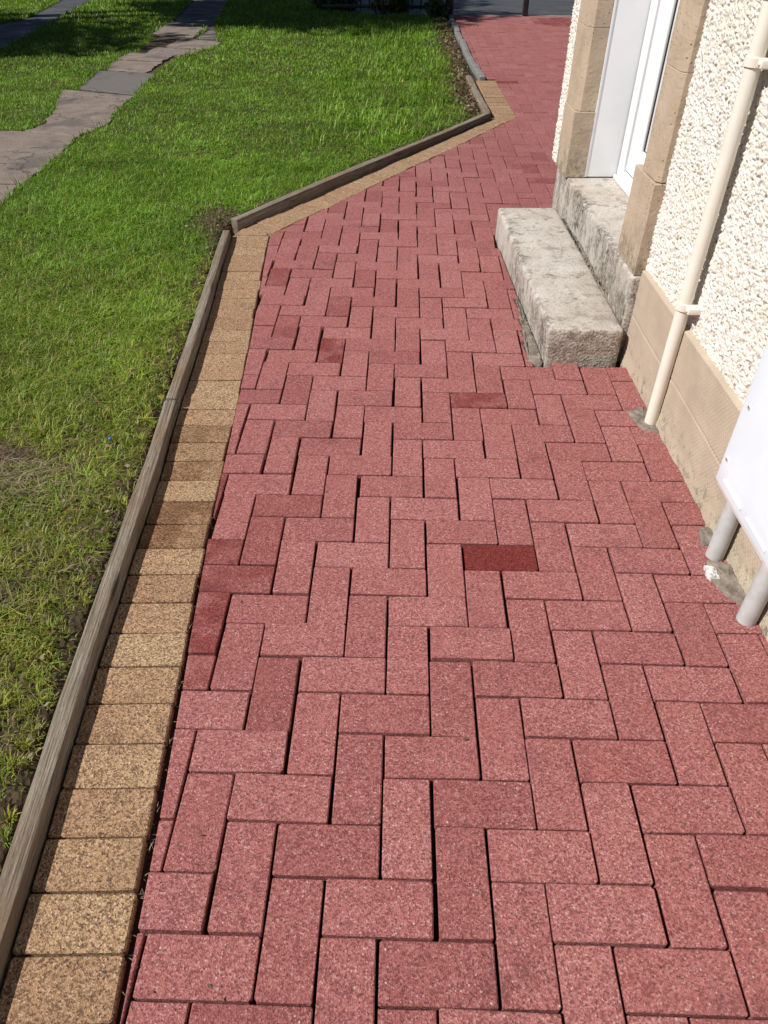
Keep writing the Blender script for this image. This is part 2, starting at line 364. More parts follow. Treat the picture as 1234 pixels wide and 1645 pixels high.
simple('bark', lambda m: m.out(m.ramp(m.noise(m.mapping(m.obj(), (9, 9, 2)), 2, 5), [(.3, (.05, .038, .028)), (.7, (.16, .125, .095))]), m.bump(m.noise(m.mapping(m.obj(), (9, 9, 2)), 2, 5), .8, .02)))
simple('blue_plastic', lambda m: m.out(m.ramp(m.noise(m.obj(), 40), [(.3, (.01, .10, .5)), (.7, (.02, .2, .7))])), .3, .5)
def leaf_mat(name, attrname='bc', trans=.35):
    mt = bpy.data.materials.new(name); mt.use_nodes = True; n = mt.node_tree.nodes; l = mt.node_tree.links
    b = n['Principled BSDF']; b.inputs['Roughness'].default_value = .5; b.inputs['Specular IOR Level'].default_value = .35
    a = n.new('ShaderNodeAttribute'); a.attribute_name = attrname; t = n.new('ShaderNodeBsdfTranslucent'); mx = n.new('ShaderNodeMixShader'); mx.inputs[0].default_value = trans
    br = n.new('ShaderNodeMix'); br.data_type = 'RGBA'; br.blend_type = 'MULTIPLY'; br.inputs[0].default_value = 1; br.inputs[7].default_value = (1.25, 1.3, .6, 1)
    l.new(a.outputs['Color'], b.inputs['Base Color']); l.new(a.outputs['Color'], br.inputs[6]); l.new(br.outputs[2], t.inputs[0])
    l.new(b.outputs[0], mx.inputs[1]); l.new(t.outputs[0], mx.inputs[2]); l.new(mx.outputs[0], n['Material Output'].inputs[0]); M[name] = mt
leaf_mat('grass'); leaf_mat('leaves', trans=.3)

# ------------------------------------------------------------------ plan of the place (metres, path runs along +y)
YEL_R = [(-.312, -.35), (-.322, -.14), (-.331, -.04), (-.34, .09), (-.354, .26), (-.37, .456), (-.388, .695), (-.417, 1.11), (-.440, 1.54), (-.488, 2.23), (-.556, 3.05), (-.578, 3.35)]
RED_L = [(-.295, -.35), (-.308, -.135), (-.338, .271), (-.372, .62), (-.410, 1.05), (-.437, 1.5), (-.484, 2.23), (-.552, 3.05), (-.574, 3.34)]
BRD = [(-.499, -.35), (-.528, .0), (-.537, .12), (-.549, .26), (-.564, .42), (-.570, .52), (-.579, .68), (-.591, .86), (-.617, 1.33), (-.643, 1.60), (-.664, 1.94), (-.690, 2.33), (-.731, 2.8), (-.768, 3.30)]     # inner top edge of the left timber
D0 = np.array([-.574, 3.34]); D1 = np.array([1.021, 6.03]); DT = (D1-D0)/np.linalg.norm(D1-D0); DN = np.array([DT[1], -DT[0]])     # diagonal edge, DN points to the path
E0 = np.array([1.021, 6.03]); E1 = np.array([.99, 7.53])
KERB = [(.90, 7.6), (.87, 8.4), (.85, 9.3), (.825, 10.8), (.81, 12.2)]
ROAD_Y = 12.3
HO = np.array([.986, 2.03]); HA = math.atan(.03)
HU = np.array([-math.sin(HA), math.cos(HA)]); HX = np.array([math.cos(HA), math.sin(HA)])       # along the wall / into the house
def hw(a, d, z=0): p = HO+HU*a-HX*d; return (p[0], p[1], z)
def lawn_limit(y):      # outer x of the lawn at the path side
    y = np.asarray(y, float)
    a = interp(BRD, y)-.05
    t = (y-3.42)/(5.95-3.42); b = -.752+t*(.80+.752)-.06
    c = .80+(y-5.95)/(7.55-5.95)*(.745-.80)-.05
    d = np.interp(y, [7.5, 9.3, 12.2], [.80, .77, .73])-.04
    return np.where(y < 3.40, a, np.where(y < 5.95, b, np.where(y < 7.5, c, d)))
SLABS = [[(-2.05, 3.2), (-2.14, 3.7), (-2.17, 4.035), (-2.75, 4.09), (-2.75, 3.2)],
         [(-2.17, 4.06), (-2.15, 4.33), (-2.17, 4.425), (-2.72, 4.49), (-2.76, 4.11)],
         [(-2.17, 4.445), (-2.17, 4.75), (-2.22, 5.17), (-2.65, 5.3), (-2.84, 5.31), (-2.80, 4.51)],
         [(-2.22, 5.20), (-2.13, 5.54), (-2.18, 5.92), (-2.2, 6.54), (-2.91, 6.78), (-2.75, 6.23), (-2.58, 5.52), (-2.65, 5.33)],
         [(-2.23, 6.62), (-2.28, 7.55), (-2.88, 7.69), (-2.78, 6.85)],
         [(-2.40, 7.62), (-2.38, 8.17), (-2.9, 8.25), (-2.82, 7.73)],
         [(-2.40, 8.21), (-2.36, 8.54), (-2.86, 8.70), (-2.89, 8.30)],
         [(-2.30, 8.57), (-2.11, 8.92), (-2.67, 9.11), (-2.70, 8.70)],
         [(-2.08, 8.96), (-2.01, 9.49), (-2.56, 9.78), (-2.58, 9.14)],
         [(-2.45, 9.85), (-2.45, 10.58), (-2.68, 10.92), (-3.05, 11.08), (-3.0, 10.0)]]
WETP = [(-2.10, 9.55), (-2.25, 10.3), (-2.42, 10.9), (-2.80, 14.0), (-2.9, 16.), (-3.6, 16.), (-3.33, 13.8), (-3.01, 11.12), (-2.66, 10.98), (-2.40, 10.6), (-2.42, 9.83)]
TARM = [(-4.25, 7.5), (-4.38, 8.89), (-4.6, 10.88), (-4.91, 13.66), (-5.2, 16), (-6.1, 16), (-5.42, 13.62), (-5.1, 11.5), (-5.25, 10.7), (-5.4, 7.5)]

def lawn_z(x, y):
    return .006+.020*fbm(np.asarray(x)*1.1, np.asarray(y)*1.1, 3)+.012*(fbm(np.asarray(x)*9, np.asarray(y)*9, 8)-.5)
# --- ground sheet and soil under the lawn
ground = kind(mesh_obj('ground', [(-250, -60, -.12), (250, -60, -.12), (250, 400, -.12), (-250, 400, -.12)], [(0, 1, 2, 3)], M['soil']), 'structure')
gx = np.r_[np.linspace(-9, -2.4, 90), np.linspace(-2.36, 1.1, 140)]; gy = np.r_[np.linspace(-1.0, 3.9, 190), np.linspace(3.94, 16.5, 230)]
X, Y = np.meshgrid(gx, gy, indexing='ij'); Z = lawn_z(X, Y)
k = np.clip((lawn_limit(Y)+.035-X)/.04, 0, 1); Z = -.07+(Z+.07)*k
Z = np.where((Y > 12.25) & (X > -.40-(Y-12.25)*.6), -.07, Z)
Z += np.where(k > .9, .010*(fbm(X*30, Y*30, 21)-.5), 0)
for pl in SLABS+[WETP, TARM]:
    Z = np.where(inpoly(X, Y, pl), np.minimum(Z, -.015), Z)
soil = kind(grid_mesh('soil', np.stack([X, Y, Z], -1), M['soil']), 'structure')

# --- road beyond the gate, tarmac strip, wet strip
def sheet(name, poly, z, mat): return kind(mesh_obj(name, [(x, y, z) for x, y in poly], [tuple(range(len(poly)))], mat), 'structure')
sheet('road', [(-.35, ROAD_Y+.16), (60, ROAD_Y+.16), (60, 40), (-6.2, 40), (-2.6, 16.2)], -.035, M['asphalt'])
sheet('tarmac_path', TARM[::-1] if area(TARM) < 0 else TARM, .012, M['asphalt'])
sheet('footpath_patch', WETP[::-1] if area(WETP) < 0 else WETP, .008, M['old_tarmac'])

# --- old flagstones
fp = kind(sheet('footpath', [(-2.1, 3.1), (-2.15, 6.6), (-2.0, 9.7), (-2.5, 11.1), (-3.0, 11.), (-2.9, 6.9), (-2.7, 3.1)], .006, M['soil']), 'structure')
for i, pl in enumerate(SLABS):
    cc_ = np.mean(pl, 0); pl = [tuple(cc_+(np.array(q)-cc_)*np.array([1.02, 1.004])) for q in pl]
    if area(pl) < 0: pl = pl[::-1]
    P = []
    for q in range(len(pl)):                       # ragged edges
        a = np.array(pl[q]); b = np.array(pl[(q+1) % len(pl)]); n = max(1, int(np.linalg.norm(b-a)/.06))
        for t in range(n):
            jit = (rng.random(2)-.5)*np.array([.045, .012]) if t else 0
            P.append(a+(b-a)*t/n+jit)
    z0, z1 = -.05, .020+.006*rng.random(); n = len(P); c = np.mean(P, 0)
    V = [(p[0], p[1], z0) for p in P]+[(p[0], p[1], z1-.006) for p in P]+[(p[0]+(c[0]-p[0])*.012, p[1]+(c[1]-p[1])*.012, z1) for p in P]
    F = [(q, (q+1) % n, n+(q+1) % n, n+q) for q in range(n)]+[(n+q, n+(q+1) % n, 2*n+(q+1) % n, 2*n+q) for q in range(n)]+[tuple(range(2*n, 3*n))]
    o = mesh_obj('slab', V, F, M['slab'], fp, smooth=False); o['tone'] = 0.85 if i == 4 else rng.random()*.18
    if i == 4: o['label'] = 'smooth dark grey replacement slab'

# ------------------------------------------------------------------ red block paving
path = kind(mesh_obj('path', [(-.60, -1.2, -.025), (3.6, -1.2, -.025), (3.6, ROAD_Y+.1, -.025), (.70, ROAD_Y+.1, -.025), (.70, 7.4, -.025), (.80, 6.0, -.025), (-.70, 3.45, -.025)],
             [(0, 1, 2, 3, 4, 5, 6)], M['sand']), 'structure')
def prj(x, y, z=0.):
    d = Vector((x, y, z))-CAM; zz = d.dot(fwd)
    if zz < .05: return None
    return (617+1167.16*d.dot(r2)/zz, 822.5-1167.16*d.dot(u2)/zz, zz)
def brick_geom(poly, top, ch, depth, corner):
    """chamfered block over a convex footprint"""
    P = [np.array(p) for p in poly]
    if corner:
        Q = []
        for k in range(len(P)):
            a, b, c = P[k-1], P[k], P[(k+1) % len(P)]
            la, lc = np.linalg.norm(a-b), np.linalg.norm(c-b); r = min(corner[k % len(corner)] if isinstance(corner, list) else corner, la*.3, lc*.3)
            Q += [b+(a-b)/la*r, b+(c-b)/lc*r]
        P = Q
    n = len(P); c = np.mean(P, 0)
    def inset(d):
        out = []
        for k in range(n):
            a, b, cc = P[k-1], P[k], P[(k+1) % n]
            n1 = np.array([-(b-a)[1], (b-a)[0]]); n2 = np.array([-(cc-b)[1], (cc-b)[0]])
            n1 = n1/max(np.linalg.norm(n1), 1e-9); n2 = n2/max(np.linalg.norm(n2), 1e-9); nn = n1+n2; nn = nn/max(np.linalg.norm(nn), 1e-6)
            out.append(b+nn*d)
        return out
    I = inset(ch)
    V = [(p[0], p[1], top-depth) for p in P]+[(p[0], p[1], top-ch*.9) for p in P]+[(p[0], p[1], top) for p in I]
    F = [(k, (k+1) % n, n+(k+1) % n, n+k) for k in range(n)]+[(n+k, n+(k+1) % n, 2*n+(k+1) % n, 2*n+k) for k in range(n)]+[tuple(range(2*n, 3*n))]
    return V, F
# bricks: 2x1 herringbone on a 0.1 m grid; horizontals where (i+j)%4==0, uprights where ==2
GX, GY = .0050, .0034                       # joints across / along are not the same width
cand = []
for j in range(-4, 124):
    for i in range(-12, 34):
        k = (i+j) % 4
        if k == 0: cand.append((i*.1, j*.1, .2, .1, 0))
        elif k == 2: cand.append((i*.1, j*.1, .1, .2, 1))
def red_edge_clip(p):
    """cut a footprint to the paved area: left edge, diagonal, far return, kerb, house and steps"""
    cx = sum(q[0] for q in p)/len(p); cy = sum(q[1] for q in p)/len(p)
    if cy < 3.6:
        y0, y1 = cy-.1, cy+.1; a = np.array([interp(RED_L, y0), y0]); b = np.array([interp(RED_L, y1), y1]); t = b-a
        if cy < 3.3: p = clip(p, a[0]+.003, a[1], t[1], -t[0])
        p = clip(p, D0[0]+DN[0]*.004, D0[1]+DN[1]*.004, DN[0], DN[1]) if len(p) > 2 else p
        if cy >= 3.2 and len(p) > 2: p = clip(p, -.576, 3.34, 1, .08)
    elif cy < 7.55:
        q1 = clip(p, D0[0]+DN[0]*.004, D0[1]+DN[1]*.004, DN[0], DN[1])
        t = E1-E0; nn = np.array([t[1], -t[0]])
        q2 = clip(p, E0[0]+.005, E0[1], nn[0], nn[1]) if cy > 5.8 else []
        p = q1 if area(q1) >= area(q2) else q2
    else:
        p = clip(p, interp(KERB, cy)+.006, cy, 1, .02)
    if len(p) < 3: return p
    if cy < 2.03 or cy > 3.42:
        if cy < 3.68 and cy > 2.03:
            f = hw(cy-2.03, .05); p = clip(p, f[0], f[1], -HX[0], -HX[1])
        elif cy <= 2.03:
            f = hw(cy-2.03, .008); p = clip(p, f[0], f[1], -HX[0], -HX[1])
            if cx > .60 and len(p) > 2: p = clip(p, 0, 2.026, 0, -1)
        elif cx > .9 and cy < 3.78: p = clip(p, 0, 3.69, 0, 1) if cx > .97 else p
    else:
        xs = .668-.045*(cy-2.03); fil = np.interp(cy, [2.03, 2.4, 2.62], [.055, .03, .004])
        p = clip(p, xs-fil, cy, -1, -.055 if fil < .01 else -.14)
    return p
DARK = [(.398, .954, .95), (-.156, 2.106, .8), (-.46, 2.82, .6), (-.358, 2.303, .5), (.459, 1.754, .8), (1.119, 7.42, .8), (-.40, 1.05, .75), (-.36, .75, .8), (-.42, 1.25, .6), (-.36, .84, .6), (-.33, .55, .5), (-.39, .95, .8), (-.33, .64, .6), (-.30, .86, .55), (-.30, 1.05, .4), (-.20, 1.13, .35), (-.15, 2.45, .35), (.05, 2.55, .3), (-.05, 2.75, .3), (.55, .35, .25), (.15, .35, .2), (2.3, 11.9, .6), (.93, 4.6, .5), (.98, 4.3, .45), (.85, 4.75, .35)]
bricks = []
for (x, y, lx, ly, v) in cand:
    if y > ROAD_Y-.02: continue
    rr = random.Random(int(x*1000)*7919+int(y*1000)+v)
    wide = rr.random()**3*(.0075 if y > 1.2 else .0028) if x < .45 else rr.random()**3*.002
    ex = GX/2+wide*.5; ey = GY/2+rr.random()**2*.0012
    x0, x1, y0, y1 = x+ex, x+lx-ex, y+ey, y+ly-ey
    dx, dy = rr.gauss(0, .0011), rr.gauss(0, .0009); rot = rr.gauss(0, .006)*(1.0 if v == 0 else .8)
    cx, cy = (x0+x1)/2, (y0+y1)/2
    fan = 0
    P = []
    for (qx, qy) in ((x0, y0), (x1, y0), (x1, y1), (x0, y1)):
        ax, ay = qx-cx, qy-cy; P.append((cx+dx+ax-ay*rot, cy+dy+ay+ax*rot))
    A0 = area(P); C = red_edge_clip(P); A = area(C)
    if len(C) < 3 or A < .0007: continue
    if x > 3.4: continue
    tone = min(1, max(0, rr.gauss(.5, .17))); dark = 0
    for (qx, qy, s) in DARK:
        if min(p[0] for p in P)-.002 < qx < max(p[0] for p in P)+.002 and min(p[1] for p in P)-.002 < qy < max(p[1] for p in P)+.002: dark = max(dark, s)
    if math.hypot((cx-2.45)/.55, (cy-11.75)/.42) < 1: dark = .7
    whole = abs(A-A0) < 1e-7
    pr = prj(cx, cy); vis = pr is not None and -25 < pr[0] < 1259 and -25 < pr[1] < 1690
    if vis and x > .95 and y < 3.6: vis = False
    px = (A/pr[2]**2*abs(1.367/pr[2])) if vis else 0
    # behind the house or under a step nothing shows
    bricks.append(dict(c=(cx+dx, cy+dy), C=C, whole=whole, v=v, l=(x1-x0, y1-y0), rot=rot, tone=tone, dark=dark, vis=vis, px=px, y=y, rr=rr))
order = sorted([b for b in bricks if b['vis']], key=lambda b: -b['px'])
solo = set(id(b) for b in order[:300])
meshes = {}
rest_V, rest_F, rest_t, rest_d = [], [], [], []
for b in bricks:
    rr = b['rr']; dz = rr.gauss(0, .0013)
    if id(b) in solo:
        if b['whole']:
            key = (round(b['l'][0]*1000), round(b['l'][1]*1000), rr.randrange(4))
            if key not in meshes:
                hx, hy = key[0]/2000, key[1]/2000
                V, F = brick_geom([(-hx, -hy), (hx, -hy), (hx, hy), (-hx, hy)], 0, .0013+.0005*key[2], .05, [.0018+.004*random.random()**3 for _ in range(4)])
                me = bpy.data.meshes.new('brick'); me.from_pydata(V, [], F); me.materials.append(M['red']); meshes[key] = me
            o = bpy.data.objects.new('brick', meshes[key]); COL.objects.link(o); o.parent = path
            o.location = (b['c'][0], b['c'][1], dz); o.rotation_euler = (rr.gauss(0, .007), rr.gauss(0, .007), b['rot'])
        else:
            c = np.mean(b['C'], 0)
            V, F = brick_geom([(p[0]-c[0], p[1]-c[1]) for p in b['C']], 0, .0018, .05, .002)
            o = mesh_obj('brick', V, F, M['red'], path, smooth=False); o.location = (c[0], c[1], dz); o.rotation_euler = (rr.gauss(0, .012), rr.gauss(0, .016), 0)
        o['tone'] = b['tone']; o['dark'] = b['dark']
        if b['dark'] > .9: o['label'] = 'dark red brick laid face down'
    else:
        V, F = brick_geom(b['C'], dz, .0028, .05, 0); n0 = len(rest_V)
        rest_V += V; rest_F += [tuple(n0+q for q in f) for f in F]; rest_t += [b['tone']]*len(V); rest_d += [b['dark']]*len(V)
o = mesh_obj('far_bricks', rest_V, rest_F, M['red'], path, smooth=False); kind(o, 'stuff')
for nm, dat in (('tone', rest_t), ('dark', rest_d)):
    at = o.data.attributes.new(nm, 'FLOAT', 'POINT'); at.data.foreach_set('value', np.array(dat, np.float32))
# two broken red pieces wedged behind the buff edging
for (x, y, L_) in ((.195, 5.03, .15), (.315, 5.235, .22)):
    V, F = brick_geom([(-L_/2, -.028), (L_/2, -.025), (L_/2, .034), (-L_/2, .03)], 0, .003, .05, .004)
    o = mesh_obj('brick', V, F, M['red'], path, smooth=False); o.location = (x, y, .004); o.rotation_euler = (.03, 0, math.atan2(DT[1], DT[0])+.02); o['tone'] = .5; o['dark'] = 0.

# ------------------------------------------------------------------ buff edging course
def edging(name, label):
    e = empty(name); tag(e, label, 'brick edging', 'buff edging courses beside the red path'); return e
def buff(parent, poly, tone, dark=0, dz=0):
    c = np.mean(poly, 0); V, F = brick_geom([(p[0]-c[0], p[1]-c[1]) for p in poly], 0, .003, .05, .004)
    o = mesh_obj('brick', V, F, M['buff'], parent, smooth=False); o.location = (c[0], c[1], -.002+dz+random.gauss(0, .0012)); o.rotation_euler = (random.gauss(0, .01), random.gauss(0, .008), 0)
    o['tone'] = tone; o['dark'] = dark
e1 = edging('brick_edging', 'straight course of buff bricks beside the nearest timber board')
y = -.04-.1*3; k = 0
while y < 3.30:
    g = .002+random.random()*.002; ya, yb = y+g, y+.1-g*.3
    if yb > 3.33: yb = 3.33
    sk = .012
    xr0, xr1 = interp(YEL_R, ya), interp(YEL_R, yb); L_ = .198
    j = random.gauss(0, .0025)
    xl0, xl1 = max(xr0-L_, float(interp(BRD, ya))+.006), max(xr1-L_, float(interp(BRD, yb))+.006)
    d = .89 if (.98 < y+.05 < 1.20) else (.75 if (1.28 < y+.05 < 1.38 or 1.46 < y+.05 < 1.56) else (.35 if 1.2 < y < 1.5 else 0))
    buff(e1, [(xl0, ya-sk*.3), (xr0+j, ya+sk*.4), (xr1+j, yb+sk*.4), (xl1, yb-sk*.3)], min(1, max(0, random.gauss(.52, .16))), d)
    y += .1; k += 1
# corner pieces
buff(e1, [(-.755, 3.335), (-.585, 3.35), (-.66, 3.50), (-.735, 3.425)], .6)
e2 = edging('brick_edging', 'diagonal course of buff bricks below the long slanting timber')
Ld = float(np.linalg.norm(D1-D0)); n = int(Ld/.1); st = Ld/n
for k in range(n):
    a0, a1 = k*st+.002, (k+1)*st-.002; j = random.gauss(0, .003); wl_ = .192+random.gauss(0, .004)
    if k == 0: a0 += .03
    far = k >= n-2
    P = [D0+DT*a0-DN*.003+DN*j, D0+DT*a1-DN*.003+DN*j, D0+DT*a1-DN*wl_, D0+DT*a0-DN*wl_]
    if k >= n-2:     # mitre against the return
        P = [tuple(p) for p in P]; P = clip(P, 1.021, 6.03, -.35, -.95) if False else P
    buff(e2, [tuple(p) for p in P], min(1, max(0, random.gauss(.55, .14))))
e3 = edging('brick_edging', 'short far course of buff bricks running toward the gate')
n = 14
for k in range(n):
    t0, t1 = k/n, (k+1)/n
    a = E0*(1-t0)+E1*t0; b = E0*(1-t1)+E1*t1
    wl_ = .185
    P = [(a[0]-wl_, a[1]+.012), (a[0], a[1]+.003+.012), (b[0], b[1]), (b[0]-wl_, b[1])]
    if k < 2: P[0] = (a[0]-wl_+.06*(1-k*.6), a[1]+.07*(1-k*.6)) if k == 0 else P[0]
    buff(e3, P, min(1, max(0, random.gauss(.55, .14))))

# ------------------------------------------------------------------ timber edging boards
def board(name, a, b, thick, h, label, off=None, seed=1, r=.006):
    """a,b = inner top edge end points; local x runs along the board"""
    a = np.array(a); b = np.array(b); L_ = float(np.linalg.norm(b-a)); t = (b-a)/L_; nl = np.array([-t[1], t[0]])
    V, F = rbox(L_, thick, h+.09, r=r, step=.04, amp=.0045, freq=6, seed=seed, amp2=.0018, freq2=60)
    if off is not None: V[:, 1] += np.interp(V[:, 0]+L_/2, off[0], off[1])
    V[:, 2] += .004*np.sin(V[:, 0]*2.1+seed)
    o = mesh_obj(name, V, F, M['timber']); c = (a+b)/2+nl*thick/2
    o.location = (c[0], c[1], -.09); o.rotation_euler = (0, 0, math.atan2(t[1], t[0])); return tag(o, label, 'timber edging', 'weathered timber edging boards')
def poly_off(p0, p1, poly, n=12):
    p0 = np.array(p0); p1 = np.array(p1); L_ = np.linalg.norm(p1-p0); t = (p1-p0)/L_; nl = np.array([-t[1], t[0]])
    s = np.linspace(0, L_, n); off = []
    for q in s:
        c = p0+t*q; off.append((interp(poly, c[1])-c[0])*(nl[0]))
    return s, off
A_, B_, C_ = (float(interp(BRD, -.35)), -.35), (float(interp(BRD, 1.655)), 1.655), (float(interp(BRD, 3.30)), 3.30)
board('timber_board', A_, B_, .040, .037, 'weathered grey timber board nearest the viewer, beside bare soil', poly_off(A_, B_, BRD), 1)
B2 = (B_[0]-.001, B_[1]+.006)
board('timber_board', B2, C_, .036, .040, 'narrow grey timber board ending at the bend in the lawn edge', poly_off(B2, C_, BRD), 2)
board('timber_board', (-.752, 3.42), (.805, 5.955), .046, .048, 'long slanting timber board across the middle of the lawn edge', None, 3)
board('timber_board', (.805, 5.99), (.752, 7.52), .05, .045, 'short grey timber board running back from the lawn corner', None, 4)

# --- stone kerb further up
kb = tag(empty('stone_kerb', (.85, 9, 0)), 'row of small grey kerb stones along the far lawn edge', 'kerb')
ky = 7.56
while ky < 12.15:
    L_ = .62+.25*random.random(); y1 = min(ky+L_, 12.2); xa, xb = interp(KERB, ky)-.045, interp(KERB, y1)-.045
    V, F = rbox(y1-ky-.012, L_*0+.062, .12, r=.006, step=.03, amp=.006, freq=18, seed=int(ky*10))
    o = mesh_obj('kerb_stone', V, F, M['kerb'], kb); o.location = ((xa+xb)/2-.85+random.gauss(0, .006), (ky+y1)/2-9, -.095+random.gauss(0, .005)); o.rotation_euler = (0, 0, math.atan2(y1-ky, xb-xa)+random.gauss(0, .012)); ky = y1
# concrete strip at the road's edge
thr = kind(mesh_obj('kerb', *box(-1.0, 3.6, ROAD_Y+.02, ROAD_Y+.15, -.1, .004, .008), M['kerb']), 'structure')

# ------------------------------------------------------------------ house
house = tag(empty('house', hw(0, 0), HA), 'cream roughcast house corner with tan painted plinth and white door', 'house')
def hp(name, VF, mat, parent=house, smooth=True):
    o = mesh_obj(name, VF[0], VF[1], mat, parent, smooth); return o
# local frame: x into the house, y along the wall away from the camera, z up
hp('wall', box(.048, .25, -3.2, .10, -.1, 1.205, .004), M['roughcast'])
hp('wall', box(.020, .25, -3.2, .10, 1.21, 2.9, .004), M['roughcast'])
hp('wall', box(.01, 4.0, 1.50, 1.655, -.1, 2.9, .004), M['roughcast'])
hp('wall', box(.012, .25, .10, 1.50, 2.15, 2.9, .004), M['roughcast'])
hp('wall', box(.26, .30, -3.2, 1.50, -.1, 2.9, .003), M['roughcast'])
# roughcast skin: thrown stone chips, real relief
def roughskin(name, y0, y1, z0, z1, xbase, dep, res=.0029, wave=True):
    ny, nz = int((y1-y0)/res), int((z1-z0)/res)
    yy = np.linspace(y0, y1, ny); zz = np.linspace(z0, z1, nz); Yg, Zg = np.meshgrid(yy, zz, indexing='ij')
    c = .0063; best = np.zeros(Yg.shape)-9; idv = np.zeros(Yg.shape)
    wy = Yg+.003*(vnoise(Yg*140, Zg*140, 31)-.5); wz = Zg+.003*(vnoise(Yg*140+9, Zg*140, 32)-.5)
    gi = np.floor(wy/c).astype(int); gj = np.floor(wz/c).astype(int)
    for di in (-1, 0, 1):
        for dj in (-1, 0, 1):
            ii, jj = gi+di, gj+dj
            cy = (ii+.1+.8*hash2(ii, jj, 1))*c; cz = (jj+.1+.8*hash2(ii, jj, 2))*c; hh = hash2(ii, jj, 3)
            sx = .62+.95*hash2(ii, jj, 4); an = hash2(ii, jj, 5)*3.14
            u = ((wy-cy)*np.cos(an)+(wz-cz)*np.sin(an))*sx; v = (-(wy-cy)*np.sin(an)+(wz-cz)*np.cos(an))/sx
            tilt = ((wy-cy)*(hash2(ii, jj, 6)-.5)+(wz-cz)*(hash2(ii, jj, 7)-.5))*.9
            h = (.25+.75*hh)*dep+tilt*1.5-np.maximum(0, np.maximum(np.abs(u), np.abs(v))*.7+np.sqrt(u*u+v*v)*.4-.0022)*1.7
            h = np.where(hh < .20, -9, h)
            m_ = h > best; best = np.where(m_, h, best); idv = np.where(m_, hash2(ii, jj, 11), idv)
    best = np.maximum(best, -.008)
    Xg = xbase-best-.004*fbm(Yg*14, Zg*14, 40)
    e = np.minimum(np.minimum(Yg-y0, y1-Yg), np.minimum(Zg-z0, z1-Zg))
    Xg = np.where(e < res*.6, xbase+.012, Xg)
    o = grid_mesh(name, np.stack([Xg, Yg, Zg], -1), M['roughcast'], house, smooth=False)
    at = o.data.attributes.new('chip', 'FLOAT', 'POINT'); at.data.foreach_set('value', idv.astype(np.float32).ravel()); return o
roughskin('roughcast', -1.95, .092, .335, 1.22, .021, .0088)
roughskin('roughcast', 1.47, 1.66, .30, 1.5, -.022, .012)
# plinth: two bands with a worn chamfer on top
V, F = prism([(.004, -3.2), (.05, -3.2), (.05, .055), (.004, .055)], -.08, .175, step=.05, amp=.0022, freq=16, seed=3, bev=.0025)
edgesplit(hp('plinth', (V, F), M['plinth']), 25)
V, F = prism([(.004, -3.2), (.05, -3.2), (.05, .055), (.004, .055)], .1765, .345, step=.05, amp=.0022, freq=16, seed=3, bev=.0025)
edgesplit(hp('plinth', (V, F), M['plinth']), 25)
def plinth_skin():
    yy = np.arange(-1.95, .0551, .003); zz = np.r_[-.06, np.arange(-.04, .3451, .003), .347]; Yg, Zg = np.meshgrid(yy, zz, indexing='ij')
    r = Zg/.0095; row = np.floor(r); ph = (row % 2)*.5+.25*hash2(row.astype(int), row.astype(int)*0, 3); wy = Yg+.004*(vnoise(Yg*40, Zg*40, 5)-.5)
    dash = np.maximum(0, np.sin(np.pi*(r-row)))**.7*(.55+.45*np.sin(2*np.pi*(wy/.0150+ph)))
    amp = .0024*(.35+.9*fbm(Yg*5, Zg*5, 14)); X_ = -.003-dash*amp-.004*fbm(Yg*11, Zg*11, 17)+.0028*np.exp(-((Zg-.176-.002*np.sin(Yg*9))/.0024)**2)
    low = np.clip((.05-Zg)/.06, 0, 1)*fbm(Yg*13, Zg*13, 19); X_ = X_-.012*low
    X_ = np.where(Zg > .3455, .03, X_); X_ = np.where(Yg > .0535, .02, X_)
    grid_mesh('plinth_face', np.stack([X_, Yg, Zg], -1), M['plinth'], house)
plinth_skin()
# door surround: blocks of stone, tan paint
def jamb(poly, z0, z1, seed): edgesplit(hp('jamb_stone', prism(poly, z0, z1, .022, .0030, 22, seed, .0016), M['jamb_paint']), 28)
RJ0 = [(-.024, .075), (.24, .075), (.24, .315), (-.024, .315)]
RJ1 = [(-.020, .098), (-.004, .080), (.24, .080), (.24, .312), (.012, .312), (-.002, .278), (-.014, .262), (-.020, .24)]
for k, (z0, z1, pl) in enumerate([(.315, .628, RJ0), (.6315, .950, RJ1), (.9508, 1.40, RJ1), (1.401, 2.1, RJ1)]): jamb(pl, z0, z1, 11)
LJ0 = [(-.043, 1.262), (.05, 1.262), (.05, 1.495), (-.043, 1.495)]
LJ1 = [(-.040, 1.300), (-.018, 1.268), (.05, 1.266), (.05, 1.49), (-.040, 1.49)]
for k, (z0, z1, pl) in enumerate([(.315, .600, LJ0), (.601, .925, LJ1), (.926, 1.40, LJ1), (1.401, 2.1, LJ1)]): jamb(pl, z0, z1, 21)
hp('lintel', box(-.03, .24, .08, 1.49, 2.105, 2.16, .006), M['jamb_paint'])
# white plastic linings and door
hp('reveal_panel', box(.053, .222, 1.266, 1.285, .318, 2.10, .003), M['pvc'])
hp('reveal_trim', box(.0505, .060, 1.2625, 1.2655, .318, 2.10, .001), M['pvc'])
hp('reveal_panel', box(.245, .262, .312, .325, .318, 2.10, .003), M['pvc'])
door = hp('door', box(.232, .256, .42, 1.168, .375, 2.05, .004), M['pvc'])
hp('frame', box(.205, .26, 1.176, 1.263, .318, 2.10, .004), M['pvc'], door)
hp('frame', box(.205, .26, .33, .412, .318, 2.10, .004), M['pvc'], door)
hp('frame', box(.207, .26, .414, 1.174, .318, .366, .004), M['pvc'], door)
hp('frame', box(.207, .26, .414, 1.174, 2.055, 2.10, .004), M['pvc'], door)
hp('gasket', box(.228, .256, .413, 1.175, .3665, 2.054, .001), M['black_gap'], door)
hp('stile', box(.212, .231, 1.00, 1.164, .378, 2.045, .005), M['pvc'], door)
